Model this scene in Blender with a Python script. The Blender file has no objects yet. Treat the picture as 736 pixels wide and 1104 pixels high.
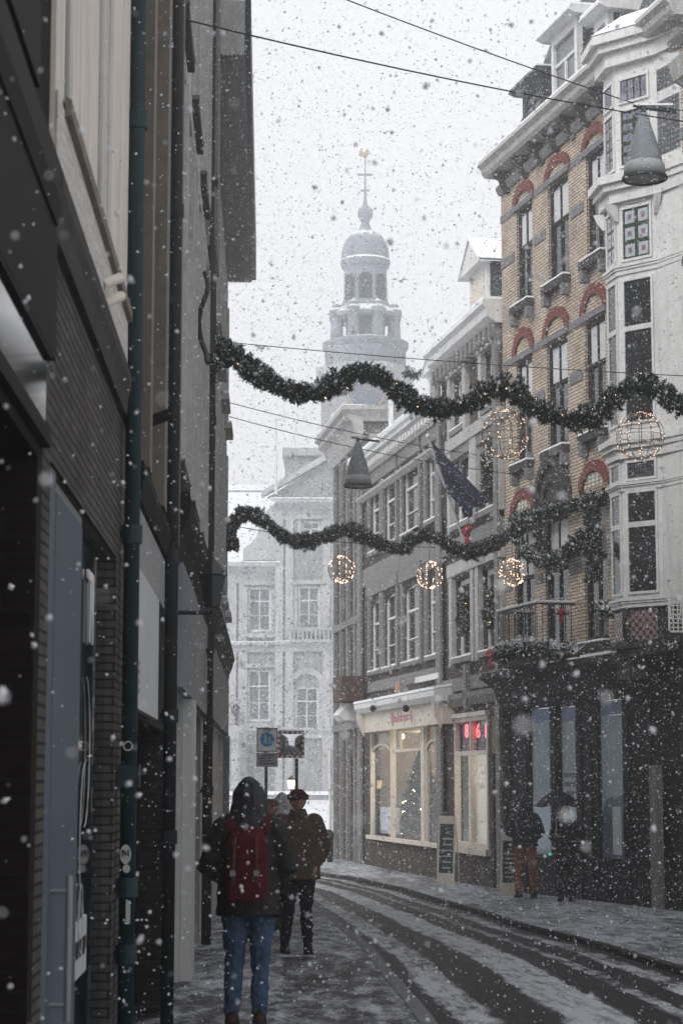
import bpy, math, random
import numpy as np
from mathutils import Vector, Matrix, noise as mnoise
R = random.Random(7)
C = bpy.context.scene.collection
scene = bpy.context.scene
PI = math.pi

# ------------------------------------------------------------------ camera, light, exposure
FPX, CX, CY = 2180.0, 368.0, 552.0
PITCH = math.atan(291.0 / FPX)
EYE = Vector((0, 0, 1.61))
cam_d = bpy.data.cameras.new('camera'); cam = bpy.data.objects.new('camera', cam_d); C.objects.link(cam)
cam.location = EYE; cam.rotation_euler = (PI / 2 + PITCH, 0, 0)
cam_d.sensor_fit = 'HORIZONTAL'; cam_d.sensor_width = 24.0; cam_d.lens = 24.0 * FPX / 736.0
cam_d.clip_start = 0.1; cam_d.clip_end = 2000
cam_d.dof.use_dof = True; cam_d.dof.focus_distance = 27.0; cam_d.dof.aperture_fstop = 6.3
scene.camera = cam
world = bpy.data.worlds.new('World'); scene.world = world; world.use_nodes = True
nt = world.node_tree; nt.nodes.clear()
sky = nt.nodes.new('ShaderNodeTexSky'); sky.sky_type = 'NISHITA'; sky.sun_disc = False
sky.sun_elevation = math.radians(40); sky.sun_rotation = math.radians(216)
sky.air_density = 1.0; sky.dust_density = 6.0; sky.ozone_density = 1.0
hs = nt.nodes.new('ShaderNodeHueSaturation'); hs.inputs['Saturation'].default_value = 0.10
mixw = nt.nodes.new('ShaderNodeMix'); mixw.data_type = 'RGBA'; mixw.inputs[0].default_value = 0.78
mixw.inputs[7].default_value = (6.1, 6.17, 6.33, 1)          # closed cloud layer: even grey over the sky texture
bg = nt.nodes.new('ShaderNodeBackground'); bg.inputs['Strength'].default_value = 0.14
wo = nt.nodes.new('ShaderNodeOutputWorld')
nt.links.new(sky.outputs[0], hs.inputs['Color']); nt.links.new(hs.outputs[0], mixw.inputs[6])
nt.links.new(mixw.outputs[2], bg.inputs[0]); nt.links.new(bg.outputs[0], wo.inputs[0])
sun_d = bpy.data.lights.new('sun', 'SUN'); sun_d.energy = 1.5; sun_d.angle = math.radians(22); sun_d.color = (1, .98, .95)
sun = bpy.data.objects.new('sun', sun_d); C.objects.link(sun)
sun.rotation_euler = (math.radians(50), 0, math.radians(-36))
scene.view_settings.view_transform = 'Standard'; scene.view_settings.look = 'None'
scene.view_settings.gamma = 1.0; scene.view_settings.use_curve_mapping = False
scene.view_settings.exposure = 0.44
scene.cycles.use_denoising = True
scene.cycles.max_bounces = 6; scene.cycles.diffuse_bounces = 3; scene.cycles.glossy_bounces = 3
scene.cycles.transparent_max_bounces = 12; scene.cycles.volume_bounces = 1

# ------------------------------------------------------------------ materials
MATS = {}
def pm(name, col, rough=.8, var=.25, scale=6.0, bump=.0, bscale=40.0, spec=.35, metal=0.0, streak=0.0, emit=None, estr=0.0, snow=0.0, stretch=(1, 1, 1)):
    """procedural painted/plain material with mottling, optional vertical streaks, bump and snow caught on upward faces and by wind"""
    m = bpy.data.materials.new(name); m.use_nodes = True; t = m.node_tree; n = t.nodes; L = t.links
    b = n['Principled BSDF']
    tc = n.new('ShaderNodeTexCoord'); mp = n.new('ShaderNodeMapping'); mp.inputs['Scale'].default_value = stretch
    L.new(tc.outputs['Object'], mp.inputs[0])
    nz = n.new('ShaderNodeTexNoise'); nz.inputs['Scale'].default_value = scale; nz.inputs['Detail'].default_value = 6; nz.inputs['Roughness'].default_value = .65
    L.new(mp.outputs[0], nz.inputs['Vector'])
    mx = n.new('ShaderNodeMix'); mx.data_type = 'RGBA'
    c = Vector(col[:3])
    mx.inputs[6].default_value = (*(c * (1 - var)), 1); mx.inputs[7].default_value = (*(c * (1 + var)), 1)
    mr = n.new('ShaderNodeMapRange'); mr.inputs[1].default_value = .3; mr.inputs[2].default_value = .7
    L.new(nz.outputs[0], mr.inputs[0]); L.new(mr.outputs[0], mx.inputs[0])
    out = mx.outputs[2]
    if streak > 0:
        ms = n.new('ShaderNodeMapping'); ms.inputs['Scale'].default_value = (7, 7, .35); L.new(tc.outputs['Object'], ms.inputs[0])
        ns = n.new('ShaderNodeTexNoise'); ns.inputs['Scale'].default_value = 1.6; ns.inputs['Detail'].default_value = 5; L.new(ms.outputs[0], ns.inputs['Vector'])
        r2 = n.new('ShaderNodeMapRange'); r2.inputs[1].default_value = .48; r2.inputs[2].default_value = .72; r2.inputs[4].default_value = streak; L.new(ns.outputs[0], r2.inputs[0])
        m2 = n.new('ShaderNodeMix'); m2.data_type = 'RGBA'; m2.inputs[7].default_value = (*(c * .35), 1)
        L.new(r2.outputs[0], m2.inputs[0]); L.new(out, m2.inputs[6]); out = m2.outputs[2]
    if snow > 0:
        g = n.new('ShaderNodeNewGeometry'); sx = n.new('ShaderNodeSeparateXYZ'); L.new(g.outputs['Normal'], sx.inputs[0])
        n3 = n.new('ShaderNodeTexNoise'); n3.inputs['Scale'].default_value = 14; n3.inputs['Detail'].default_value = 5; L.new(tc.outputs['Object'], n3.inputs['Vector'])
        ad = n.new('ShaderNodeMath'); ad.operation = 'MULTIPLY_ADD'; ad.inputs[1].default_value = .75; L.new(sx.outputs[2], ad.inputs[0]); L.new(n3.outputs[0], ad.inputs[2])
        r3 = n.new('ShaderNodeMapRange'); r3.inputs[1].default_value = 1.05 - .5 * snow; r3.inputs[2].default_value = 1.15 - .45 * snow; L.new(ad.outputs[0], r3.inputs[0])
        m3 = n.new('ShaderNodeMix'); m3.data_type = 'RGBA'; m3.inputs[7].default_value = (.78, .8, .83, 1)
        L.new(r3.outputs[0], m3.inputs[0]); L.new(out, m3.inputs[6]); out = m3.outputs[2]
    L.new(out, b.inputs['Base Color'])
    b.inputs['Roughness'].default_value = rough; b.inputs['Metallic'].default_value = metal; b.inputs['Specular IOR Level'].default_value = spec if rough < .2 or metal else spec * .3
    if bump > 0:
        nb = n.new('ShaderNodeTexNoise'); nb.inputs['Scale'].default_value = bscale; nb.inputs['Detail'].default_value = 4; L.new(mp.outputs[0], nb.inputs['Vector'])
        bp = n.new('ShaderNodeBump'); bp.inputs['Strength'].default_value = bump; bp.inputs['Distance'].default_value = .02
        L.new(nb.outputs[0], bp.inputs['Height']); L.new(bp.outputs[0], b.inputs['Normal'])
    if emit:
        b.inputs['Emission Color'].default_value = (*emit, 1); b.inputs['Emission Strength'].default_value = estr
    MATS[name] = m; return m

def brickmat(name, c1, c2, mortar, bw=.22, bh=.065, ms=.008, bump=.5, rough=.9, dirt=.3):
    """brick courses laid in the wall's own UV metres"""
    m = bpy.data.materials.new(name); m.use_nodes = True; t = m.node_tree; n = t.nodes; L = t.links
    b = n['Principled BSDF']; uv = n.new('ShaderNodeUVMap'); tc = n.new('ShaderNodeTexCoord')
    br = n.new('ShaderNodeTexBrick'); br.inputs['Scale'].default_value = 1.0
    br.inputs['Brick Width'].default_value = bw; br.inputs['Row Height'].default_value = bh; br.inputs['Mortar Size'].default_value = ms
    br.inputs['Mortar Smooth'].default_value = .3; br.inputs['Bias'].default_value = 0
    br.inputs['Color1'].default_value = (*c1, 1); br.inputs['Color2'].default_value = (*c2, 1); br.inputs['Mortar'].default_value = (*mortar, 1)
    nw = n.new('ShaderNodeTexNoise'); nw.inputs['Scale'].default_value = 3; L.new(tc.outputs['Object'], nw.inputs['Vector'])
    va = n.new('ShaderNodeVectorMath'); va.operation = 'MULTIPLY_ADD'; va.inputs[1].default_value = (.02, .02, 0)
    L.new(nw.outputs[1], va.inputs[0]); L.new(uv.outputs[0], va.inputs[2]); L.new(va.outputs[0], br.inputs['Vector'])
    nz = n.new('ShaderNodeTexNoise'); nz.inputs['Scale'].default_value = 2.2; nz.inputs['Detail'].default_value = 8; nz.inputs['Roughness'].default_value = .7; L.new(tc.outputs['Object'], nz.inputs['Vector'])
    mr = n.new('ShaderNodeMapRange'); mr.inputs[1].default_value = .35; mr.inputs[2].default_value = .7; mr.inputs[4].default_value = dirt * 2; L.new(nz.outputs[0], mr.inputs[0])
    mx = n.new('ShaderNodeMix'); mx.data_type = 'RGBA'; mx.blend_type = 'MULTIPLY'; mx.inputs[7].default_value = (.5, .48, .46, 1)
    L.new(mr.outputs[0], mx.inputs[0]); L.new(br.outputs[0], mx.inputs[6]); L.new(mx.outputs[2], b.inputs['Base Color'])
    b.inputs['Roughness'].default_value = rough; b.inputs['Specular IOR Level'].default_value = .08
    bp = n.new('ShaderNodeBump'); bp.invert = True; bp.inputs['Strength'].default_value = bump; bp.inputs['Distance'].default_value = .01
    L.new(br.outputs[1], bp.inputs['Height']); L.new(bp.outputs[0], b.inputs['Normal'])
    MATS[name] = m; return m

def glassmat(name, alpha=.35, tint=(.9, .95, 1), rough=.03):
    """clear shop glass: see-through with a fresnel mirror"""
    m = bpy.data.materials.new(name); m.use_nodes = True; t = m.node_tree; n = t.nodes; L = t.links; n.clear()
    o = n.new('ShaderNodeOutputMaterial'); tr = n.new('ShaderNodeBsdfTransparent'); tr.inputs[0].default_value = (*tint, 1)
    gl = n.new('ShaderNodeBsdfGlossy'); gl.inputs['Roughness'].default_value = rough; gl.inputs[0].default_value = (.9, .93, .97, 1)
    fr = n.new('ShaderNodeFresnel'); fr.inputs[0].default_value = 1.5
    ad = n.new('ShaderNodeMath'); ad.operation = 'ADD'; ad.inputs[1].default_value = .42; ad.inputs[2].default_value = alpha; ad.operation = 'MULTIPLY_ADD'; ad.use_clamp = True; L.new(fr.outputs[0], ad.inputs[0])
    mx = n.new('ShaderNodeMixShader'); L.new(ad.outputs[0], mx.inputs[0]); L.new(tr.outputs[0], mx.inputs[1]); L.new(gl.outputs[0], mx.inputs[2]); L.new(mx.outputs[0], o.inputs[0])
    MATS[name] = m; return m

def emat(name, col, s):
    m = bpy.data.materials.new(name); m.use_nodes = True; n = m.node_tree.nodes; b = n['Principled BSDF']
    b.inputs['Base Color'].default_value = (*[min(1, c) * .6 for c in col], 1); b.inputs['Emission Color'].default_value = (*col, 1); b.inputs['Emission Strength'].default_value = s
    MATS[name] = m; return m

snowm = pm('snow', (.8, .82, .85), .75, .06, 9, .6, 30)
stucco = pm('stucco', (.56, .51, .46), .85, .1, 2.5, .25, 60, streak=.35)
stucco2 = pm('grey_stucco', (.46, .45, .43), .85, .12, 3, .2, 60, streak=.45)
roughpaint = pm('painted_stone', (.46, .43, .40), .9, .25, 18, 1.0, 22, stretch=(1, .35, 2))
whitep = pm('white_paint', (.6, .6, .595), .5, .1, 5, .1, 60, streak=.28)
creamp = pm('cream_paint', (.55, .5, .43), .6, .08, 5, .1, 60, streak=.2)
stone = pm('grey_stone', (.19, .187, .183), .85, .28, 7, .5, 30, streak=.4)
stonelt = pm('light_stone', (.38, .375, .365), .85, .2, 7, .4, 30, streak=.4)
darkstone = pm('dark_stone', (.045, .043, .042), .8, .35, 8, .5, 30)
bluestone = pm('blue_stone', (.16, .165, .175), .8, .25, 9, .4, 30, streak=.2)
blackp = pm('black_paint', (.009, .009, .01), .7, .3, 9)
darkwood = pm('dark_frame', (.014, .013, .013), .7, .3, 12)
slate = pm('slate', (.055, .06, .068), .6, .35, 14, .6, 25, snow=.35)
tealpipe = pm('teal_pipe', (.018, .034, .038), .42, .25, 14, spec=.5)
darkpipe = pm('dark_pipe', (.02, .025, .028), .5, .3, 14)
bluegrey = pm('blue_grey_paint', (.085, .1, .125), .5, .1, 4, streak=.15)
panelblue = pm('pale_blue_panel', (.21, .23, .27), .5, .08, 4, streak=.3)
panelgrey = pm('pale_grey_panel', (.25, .25, .25), .55, .08, 4, streak=.3)
signwhite = pm('sign_board', (.42, .43, .43), .5, .06, 3, streak=.1)
brownframe = pm('brown_frame', (.15, .133, .115), .6, .2, 9, streak=.3)
metal = pm('grey_metal', (.22, .23, .24), .4, .1, 8, metal=.4)
darkmetal = pm('dark_metal', (.03, .032, .035), .45, .2, 10, metal=.3)
lampgrey = pm('lamp_grey_paint', (.19, .21, .23), .45, .12, 8, snow=.15)
lampband = pm('lamp_frosted_band', (.34, .36, .37), .4, .05, 8)
redbr = pm('red_glazed_brick', (.145, .042, .035), .7, .25, 30, .4, 40)
yellowb = brickmat('yellow_brick', (.64, .545, .435), (.53, .44, .345), (.13, .10, .08), ms=.012, dirt=.42)
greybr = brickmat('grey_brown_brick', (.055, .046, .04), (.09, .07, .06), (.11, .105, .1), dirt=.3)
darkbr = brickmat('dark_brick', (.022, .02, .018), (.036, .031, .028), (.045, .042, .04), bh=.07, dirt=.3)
marl = brickmat('rough_brick', (.075, .07, .066), (.11, .103, .096), (.03, .028, .027), bw=.31, bh=.045, ms=.006, bump=1.0, dirt=.45)
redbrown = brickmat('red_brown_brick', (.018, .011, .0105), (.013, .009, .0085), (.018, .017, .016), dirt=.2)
glassd = pm('dark_window_glass', (.012, .015, .018), .06, .5, 2.0, spec=.6)
glasst = pm('town_window_glass', (.12, .13, .145), .15, .3, 1.0, spec=.5)
glassc = glassmat('shop_glass', .0)
sheenm = pm('pale_blind_sheen', (.5, .51, .53), .8, .05, 5)  # pale blind tone with the reflected sky painted in
inside = pm('shop_interior', (.2, .165, .125), .8, .1, 3)
insided = pm('dim_interior', (.06, .055, .05), .9, .3, 3)
warm = emat('warm_bulb', (1, .62, .28), 9.0)
warm2 = emat('fairy_bulb', (1, .66, .36), 16.0)
tube = emat('white_tube', (1, .86, .62), 5.0)
neon = emat('red_neon', (1, .09, .10), 3.5)
leafm = pm('fir_green', (.013, .032, .019), .6, .5, 30)
hollym = pm('wreath_green', (.018, .03, .015), .6, .5, 30)
gold = pm('gilding', (.34, .27, .14), .4, .2, 8, metal=.4)
thstone = pm('town_hall_stone', (.25, .255, .262), .9, .15, .6, .2, 6, streak=.3)
thtrim = pm('town_hall_trim', (.38, .385, .39), .9, .2, .8, streak=.3)
throof = pm('town_hall_roof', (.2, .21, .225), .8, .2, 1.2, snow=.2)
towerm = pm('tower_lead', (.19, .21, .24), .8, .2, 1.5, snow=.15)
redcloth = pm('red_cloth', (.25, .02, .03), .8, .25, 20, .3)
navy = pm('navy_flag', (.02, .025, .06), .85, .4, 10, .3)

# ------------------------------------------------------------------ helpers
def ss(a, b, x):
    t = min(1, max(0, (x - a) / (b - a))); return t * t * (3 - 2 * t)
def gz(x, y):
    z = -.0125 * min(max(y, -5), 52) - .08 * ss(.5, 4, x)
    return z + 1.42 * ss(60, 112, y)
def ray(u, v):
    cp, sp = math.cos(PITCH), math.sin(PITCH)
    return Vector((u - CX, cp * FPX - sp * (CY - v), sp * FPX + cp * (CY - v)))
def at(u, v, Y):                     # the point of the street that lies Y metres ahead
    d = ray(u, v); return EYE + d * (Y / d.y)

class Frame:
    def __init__(s, ox=0, oy=0, dx=1, dy=0, flip=1):
        l = math.hypot(dx, dy); s.o = Vector((ox, oy, 0)); s.d = Vector((dx / l, dy / l, 0))
        s.n = Vector((s.d.y, -s.d.x, 0)) * flip
    def w(s, a, b, z): return s.o + s.d * a + s.n * b + Vector((0, 0, z))
    def hit(s, u, v, n=0.0):
        d = ray(u, v); t = ((s.o + s.n * n - EYE).dot(s.n)) / d.dot(s.n); p = EYE + d * t
        return (p - s.o).dot(s.d), p.z
WORLD = Frame(0, 0, 1, 0, -1)        # (x, y, z) as they are

SPLIT = {'bay_cornice', 'stone_band', 'red_arch', 'carved_bracket', 'pilaster', 'roof', 'stone_strip', 'stucco_strip', 'shop_pilaster', 'window_surround', 'stone_dressing', 'stone_course', 'scroll_bracket', 'bracket', 'string_course', 'arcade_column', 'pediment_cornice', 'scroll_gable', 'fascia_spotlight', 'ceiling_bulb', 'eaves_rib', 'arched_head', 'shop_window_frame', 'display_shelf', 'fascia_snow', 'cornice', 'roof_snow', 'lower_moulding', 'flank_cornice', 'white_ring_ornament', 'sill_snow', 'dormer_snow', 'white_scroll', 'spire_cross', 'hood_seam', 'rear_leg', 'window_sill', 'white_rim_blocks', 'red_rim_blocks', 'stained_pane', 'glass_tile', 'glass_centre', 'gilded_crest', 'wall', 'mansard_roof', 'stucco_wall'}
class MB:
    def __init__(s, F=WORLD): s.F = F; s.v = []; s.f = []; s.uv = []
    def face(s, pts, smooth=False):
        i = len(s.v); s.v += [tuple(p) for p in pts]; s.f.append(tuple(range(i, i + len(pts))))
        P = [Vector(p) for p in pts]; nn = Vector((0, 0, 0))
        for k in range(len(P)): nn += P[k].cross(P[(k + 1) % len(P)])
        ax = max(range(3), key=lambda q: abs(nn[q]))
        s.uv += [((p.y, p.z), (p.x, p.z), (p.x, p.y))[ax] for p in P]
    def box(s, a0, a1, b0, b1, c0, c1):
        a0, a1 = min(a0, a1), max(a0, a1); b0, b1 = min(b0, b1), max(b0, b1); c0, c1 = min(c0, c1), max(c0, c1)
        for q in (((a0, b0, c0), (a0, b1, c0), (a1, b1, c0), (a1, b0, c0)), ((a0, b0, c1), (a1, b0, c1), (a1, b1, c1), (a0, b1, c1)),
                  ((a0, b0, c0), (a1, b0, c0), (a1, b0, c1), (a0, b0, c1)), ((a0, b1, c0), (a0, b1, c1), (a1, b1, c1), (a1, b1, c0)),
                  ((a0, b0, c0), (a0, b0, c1), (a0, b1, c1), (a0, b1, c0)), ((a1, b0, c0), (a1, b1, c0), (a1, b1, c1), (a1, b0, c1))): s.face(q)
        return s
    def prism(s, poly, b0, b1):      # poly in (a, c), extruded along b
        s.face([(a, b1, c) for a, c in poly]); s.face([(a, b0, c) for a, c in reversed(poly)])
        for k in range(len(poly)):
            (a, c), (d, e) = poly[k], poly[(k + 1) % len(poly)]
            s.face([(a, b0, c), (d, b0, e), (d, b1, e), (a, b1, c)])
        return s
    def sweep(s, prof, a0, a1):      # prof in (b, c), extruded along a: mouldings and cornices
        s.face([(a0, b, c) for b, c in prof]); s.face([(a1, b, c) for b, c in reversed(prof)])
        for k in range(len(prof)):
            (b, c), (d, e) = prof[k], prof[(k + 1) % len(prof)]
            s.face([(a0, b, c), (a1, b, c), (a1, d, e), (a0, d, e)])
        return s
    def plan(s, poly, z0, z1):       # poly in (a, b), raised along z
        s.face([(a, b, z1) for a, b in poly]); s.face([(a, b, z0) for a, b in reversed(poly)])
        for k in range(len(poly)):
            (a, b), (d, e) = poly[k], poly[(k + 1) % len(poly)]
            s.face([(a, b, z0), (d, e, z0), (d, e, z1), (a, b, z1)])
        return s
    def ring(s, ca, cc, w, h, t, b0, b1, n=14, full=False):   # arch band standing on (ca, cc), half width w, height h, thickness t
        T = 2 * PI if full else PI
        for k in range(n):
            p, q = T * k / n, T * (k + 1) / n
            A = [(ca - math.cos(p) * w, cc + math.sin(p) * h), (ca - math.cos(q) * w, cc + math.sin(q) * h)]
            B = [(ca - math.cos(p) * (w - t), cc + math.sin(p) * (h - t)), (ca - math.cos(q) * (w - t), cc + math.sin(q) * (h - t))]
            s.prism([A[0], A[1], B[1], B[0]], b0, b1)
        return s
    def tube(s, pts, r, n=8, cap=True):
        P = [Vector(p) for p in pts]; rr = r if isinstance(r, (list, tuple)) else [r] * len(P); rings = []
        for i, p in enumerate(P):
            d = (P[min(i + 1, len(P) - 1)] - P[max(i - 1, 0)]).normalized()
            x = d.cross(Vector((0, 0, 1)) if abs(d.z) < .9 else Vector((0, 1, 0))).normalized(); y = d.cross(x)
            ri = rr[i]; ra, rb = ri if isinstance(ri, (list, tuple)) else (ri, ri)
            rings.append([p + x * math.cos(2 * PI * k / n) * ra + y * math.sin(2 * PI * k / n) * rb for k in range(n)])
        for i in range(len(rings) - 1):
            for k in range(n): s.face([rings[i][k], rings[i][(k + 1) % n], rings[i + 1][(k + 1) % n], rings[i + 1][k]])
        if cap: s.face(rings[0][::-1]); s.face(rings[-1])
        return s
    def lathe(s, prof, c=(0, 0, 0), n=24, phase=0.0):
        c = Vector(c)
        for i in range(len(prof) - 1):
            (r0, z0), (r1, z1) = prof[i], prof[i + 1]
            for k in range(n):
                p, q = 2 * PI * k / n + phase, 2 * PI * (k + 1) / n + phase
                pts = [c + Vector((r0 * math.cos(p), r0 * math.sin(p), z0)), c + Vector((r0 * math.cos(q), r0 * math.sin(q), z0)),
                       c + Vector((r1 * math.cos(q), r1 * math.sin(q), z1)), c + Vector((r1 * math.cos(p), r1 * math.sin(p), z1))]
                if r0 < 1e-6: pts = [pts[0], pts[2], pts[3]]
                elif r1 < 1e-6: pts = pts[:3]
                s.face(pts)
        return s
    def ball(s, c, r, n=8, m=6, sz=1.0):
        return s.lathe([(r * math.sin(PI * i / m) if 0 < i < m else 0, -r * sz * math.cos(PI * i / m)) for i in range(m + 1)], c, n)
    def build(s, name, mat, parent=None, smooth=False, merge=False):
        if name in SPLIT and parent is not None:
            cs = s.pieces()
            if 1 < len(cs) <= 60:
                for c in cs[1:]: c.build_one(name, mat, parent, smooth, merge)
                return cs[0].build_one(name, mat, parent, smooth, merge)
        return s.build_one(name, mat, parent, smooth, merge)
    def pieces(s):
        par = list(range(len(s.f)))
        def find(i):
            while par[i] != i: par[i] = par[par[i]]; i = par[i]
            return i
        seen = {}
        for i, f in enumerate(s.f):
            for k in f:
                q = tuple(round(c, 4) for c in s.v[k])
                if q in seen: par[find(i)] = find(seen[q])
                else: seen[q] = i
        comps = {}
        for i in range(len(s.f)): comps.setdefault(find(i), []).append(i)
        B = []
        for fs in comps.values():
            P = [s.v[k] for i in fs for k in s.f[i]]; B.append([fs, [min(p[a] for p in P) for a in range(3)], [max(p[a] for p in P) for a in range(3)]])
        ch = True
        while ch:
            ch = False
            for i in range(len(B)):
                for j in range(i + 1, len(B)):
                    if all(B[i][1][a] - .02 <= B[j][2][a] and B[j][1][a] - .02 <= B[i][2][a] for a in range(3)):
                        B[i] = [B[i][0] + B[j][0], [min(x, y) for x, y in zip(B[i][1], B[j][1])], [max(x, y) for x, y in zip(B[i][2], B[j][2])]]; B.pop(j); ch = True; break
                if ch: break
        out = []
        for fs, _, _ in B:
            m = MB(s.F)
            for i in sorted(fs):
                k0 = len(m.v); m.v += [s.v[k] for k in s.f[i]]; m.uv += [s.uv[k] for k in s.f[i]]; m.f.append(tuple(range(k0, k0 + len(s.f[i]))))
            out.append(m)
        return out
    def build_one(s, name, mat, parent=None, smooth=False, merge=False):
        me = bpy.data.meshes.new(name)
        loc = parent_world(parent) if parent is not None else Vector((0, 0, 0))
        W = [s.F.w(*p) for p in s.v]
        if parent is None and W:
            lo = Vector([min(p[i] for p in W) for i in range(3)]); hi = Vector([max(p[i] for p in W) for i in range(3)])
            loc = Vector(((lo.x + hi.x) / 2, (lo.y + hi.y) / 2, lo.z))
        me.from_pydata([p - loc for p in W], [], s.f)
        ul = me.uv_layers.new(name='UVMap'); ul.data.foreach_set('uv', [c for t in s.uv for c in t])
        me.materials.append(mat); me.update()
        if merge or smooth:
            import bmesh
            bm = bmesh.new(); bm.from_mesh(me); bmesh.ops.remove_doubles(bm, verts=bm.verts, dist=1e-4)
            bmesh.ops.recalc_face_normals(bm, faces=bm.faces); bm.to_mesh(me); bm.free()
        if smooth: me.shade_smooth()
        o = bpy.data.objects.new(name, me); C.objects.link(o)
        if parent is not None: o.parent = parent
        else: o.location = loc
        return o
def parent_world(p):
    v = Vector((0, 0, 0))
    while p is not None: v += p.location; p = p.parent
    return v
def tag(o, label=None, cat=None, group=None, kind=None):
    if label: o['label'] = label
    if cat: o['category'] = cat
    if group: o['group'] = group
    if kind: o['kind'] = kind
    return o
def thing(name, loc, label, cat, group=None):
    o = bpy.data.objects.new(name, None); C.objects.link(o); o.location = loc; o.empty_display_size = .2
    return tag(o, label, cat, group)
def copy_tree(o, parent=None):
    c = o.copy(); C.objects.link(c); c.parent = parent
    for ch in list(o.children): copy_tree(ch, c)
    return c
def text_mesh(s, size, depth=.01):
    cu = bpy.data.curves.new('lettering', 'FONT'); cu.body = s; cu.size = size; cu.extrude = depth; cu.align_x = 'CENTER'; cu.align_y = 'CENTER'
    o = bpy.data.objects.new('lettering', cu); C.objects.link(o); dg = bpy.context.evaluated_depsgraph_get()
    me = bpy.data.meshes.new_from_object(o.evaluated_get(dg)); bpy.data.objects.remove(o); return me
def lettering(F, a, b, z, s, size, mat, parent, name='lettering', shear=0, rev=False, squash=1.0):
    """letters lying on a frame's front, readable from the street"""
    me = text_mesh(s, size, .006); me.materials.clear(); me.materials.append(mat)
    loc = parent_world(parent); k = -1 if rev else 1
    for v in me.vertices:
        x, y, d = v.co; w = F.w(a + k * x * squash, b + d, z + y + shear * x); v.co = w - loc
    o = bpy.data.objects.new(name, me); C.objects.link(o); o.parent = parent; return o

def wall_with_holes(F, s0, s1, z0, z1, holes, th=.35, reveal=.25, top=True):
    """front skin cut by openings, reveals into them, and a closed back"""
    m = MB(F); S = sorted({s0, s1} | {min(max(h[i], s0), s1) for h in holes for i in (0, 1)}); Z = sorted({z0, z1} | {min(max(h[i], z0), z1) for h in holes for i in (2, 3)})
    for i in range(len(S) - 1):
        for j in range(len(Z) - 1):
            a, b, c, d = S[i], S[i + 1], Z[j], Z[j + 1]
            if b - a < 1e-5 or d - c < 1e-5: continue
            if any(h[0] < (a + b) / 2 < h[1] and h[2] < (c + d) / 2 < h[3] for h in holes): continue
            m.face([(a, 0, c), (b, 0, c), (b, 0, d), (a, 0, d)])
    for h in holes:
        a, b, c, d = h[:4]; r = -reveal
        m.face([(a, 0, c), (a, 0, d), (a, r, d), (a, r, c)]); m.face([(b, 0, c), (b, r, c), (b, r, d), (b, 0, d)])
        m.face([(a, 0, d), (b, 0, d), (b, r, d), (a, r, d)]); m.face([(a, 0, c), (a, r, c), (b, r, c), (b, 0, c)])
    if top: m.face([(s0, 0, z1), (s1, 0, z1), (s1, -th, z1), (s0, -th, z1)])
    m.face([(s0, 0, z0), (s0, 0, z1), (s0, -th, z1), (s0, -th, z0)]); m.face([(s1, 0, z0), (s1, -th, z0), (s1, -th, z1), (s1, 0, z1)])
    return m

def window(F, parent, h, frame=whitep, glass=glassd, rec=.12, fw=.07, mull=1, trans=(.62,), sash=.5, blind_sheen=0.0, name='window', sill=None, clear=False):
    """a window in opening h=(s0,s1,z0,z1): frame, pane and maybe blind and sill as sub-parts"""
    a, b, c, d = h[:4]; n1 = -rec; n0 = n1 - .07
    m = MB(F); m.box(a + .002, a + fw, n0, n1, c, d); m.box(b - fw, b - .002, n0, n1, c, d)
    m.box(a + fw, b - fw, n0, n1, c, c + fw); m.box(a + fw, b - fw, n0, n1, d - fw, d)
    iw = fw * .55
    for k in range(mull):
        x = a + (b - a) * (k + 1) / (mull + 1); m.box(x - iw / 2, x + iw / 2, n0 + .01, n1 - .008, c + fw, d - fw)
    for t in trans:
        z = c + (d - c) * t; q = fw * (.6 if t > .55 or len(trans) == 1 else .3); m.box(a + fw, b - fw, n0 + .015, n1 + .006, z - q / 2, z + q / 2)
    o = m.build(name, frame, parent)
    g = MB(F); g.face([(a + fw * .5, n0 + .03, c + fw * .5), (b - fw * .5, n0 + .03, c + fw * .5), (b - fw * .5, n0 + .03, d - fw * .5), (a + fw * .5, n0 + .03, d - fw * .5)])
    g.build('pane', glass, o)
    if blind_sheen > 0:
        q = MB(F); q.box(a + fw, b - fw, n0 + .034, n0 + .04, d - fw - blind_sheen * (d - c), d - fw); q.build('blind_sheen', sheenm, o)  # pale upper strip: blind with the sky's reflection put into its colour
    if sill:
        q = MB(F); q.box(a - .06, b + .06, -rec, sill[0], c - sill[1], c - .002); q.build('sill', sill[2], o)
        q = MB(F); q.box(a - .05, b + .05, .0, sill[0] - .01, c, c + .035); q.build('sill_snow', snowm, o)
    return o
def holes_px(F, cols, vT, vB, n=0.0):
    """openings of one row: columns as (uL, uR); the row's top/bottom read at each column's centre and averaged"""
    zt = []; zb = []; out = []
    for (l, r), t, b in zip(cols, vT, vB):
        zt.append(F.hit((l + r) / 2, t, n)[1]); zb.append(F.hit((l + r) / 2, b, n)[1])
    zt = sum(zt) / len(zt); zb = sum(zb) / len(zb)
    for (l, r), t, b in zip(cols, vT, vB):
        vm = (t + b) / 2; out.append((F.hit(l, vm, n)[0], F.hit(r, vm, n)[0], zb, zt))
    return out

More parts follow.
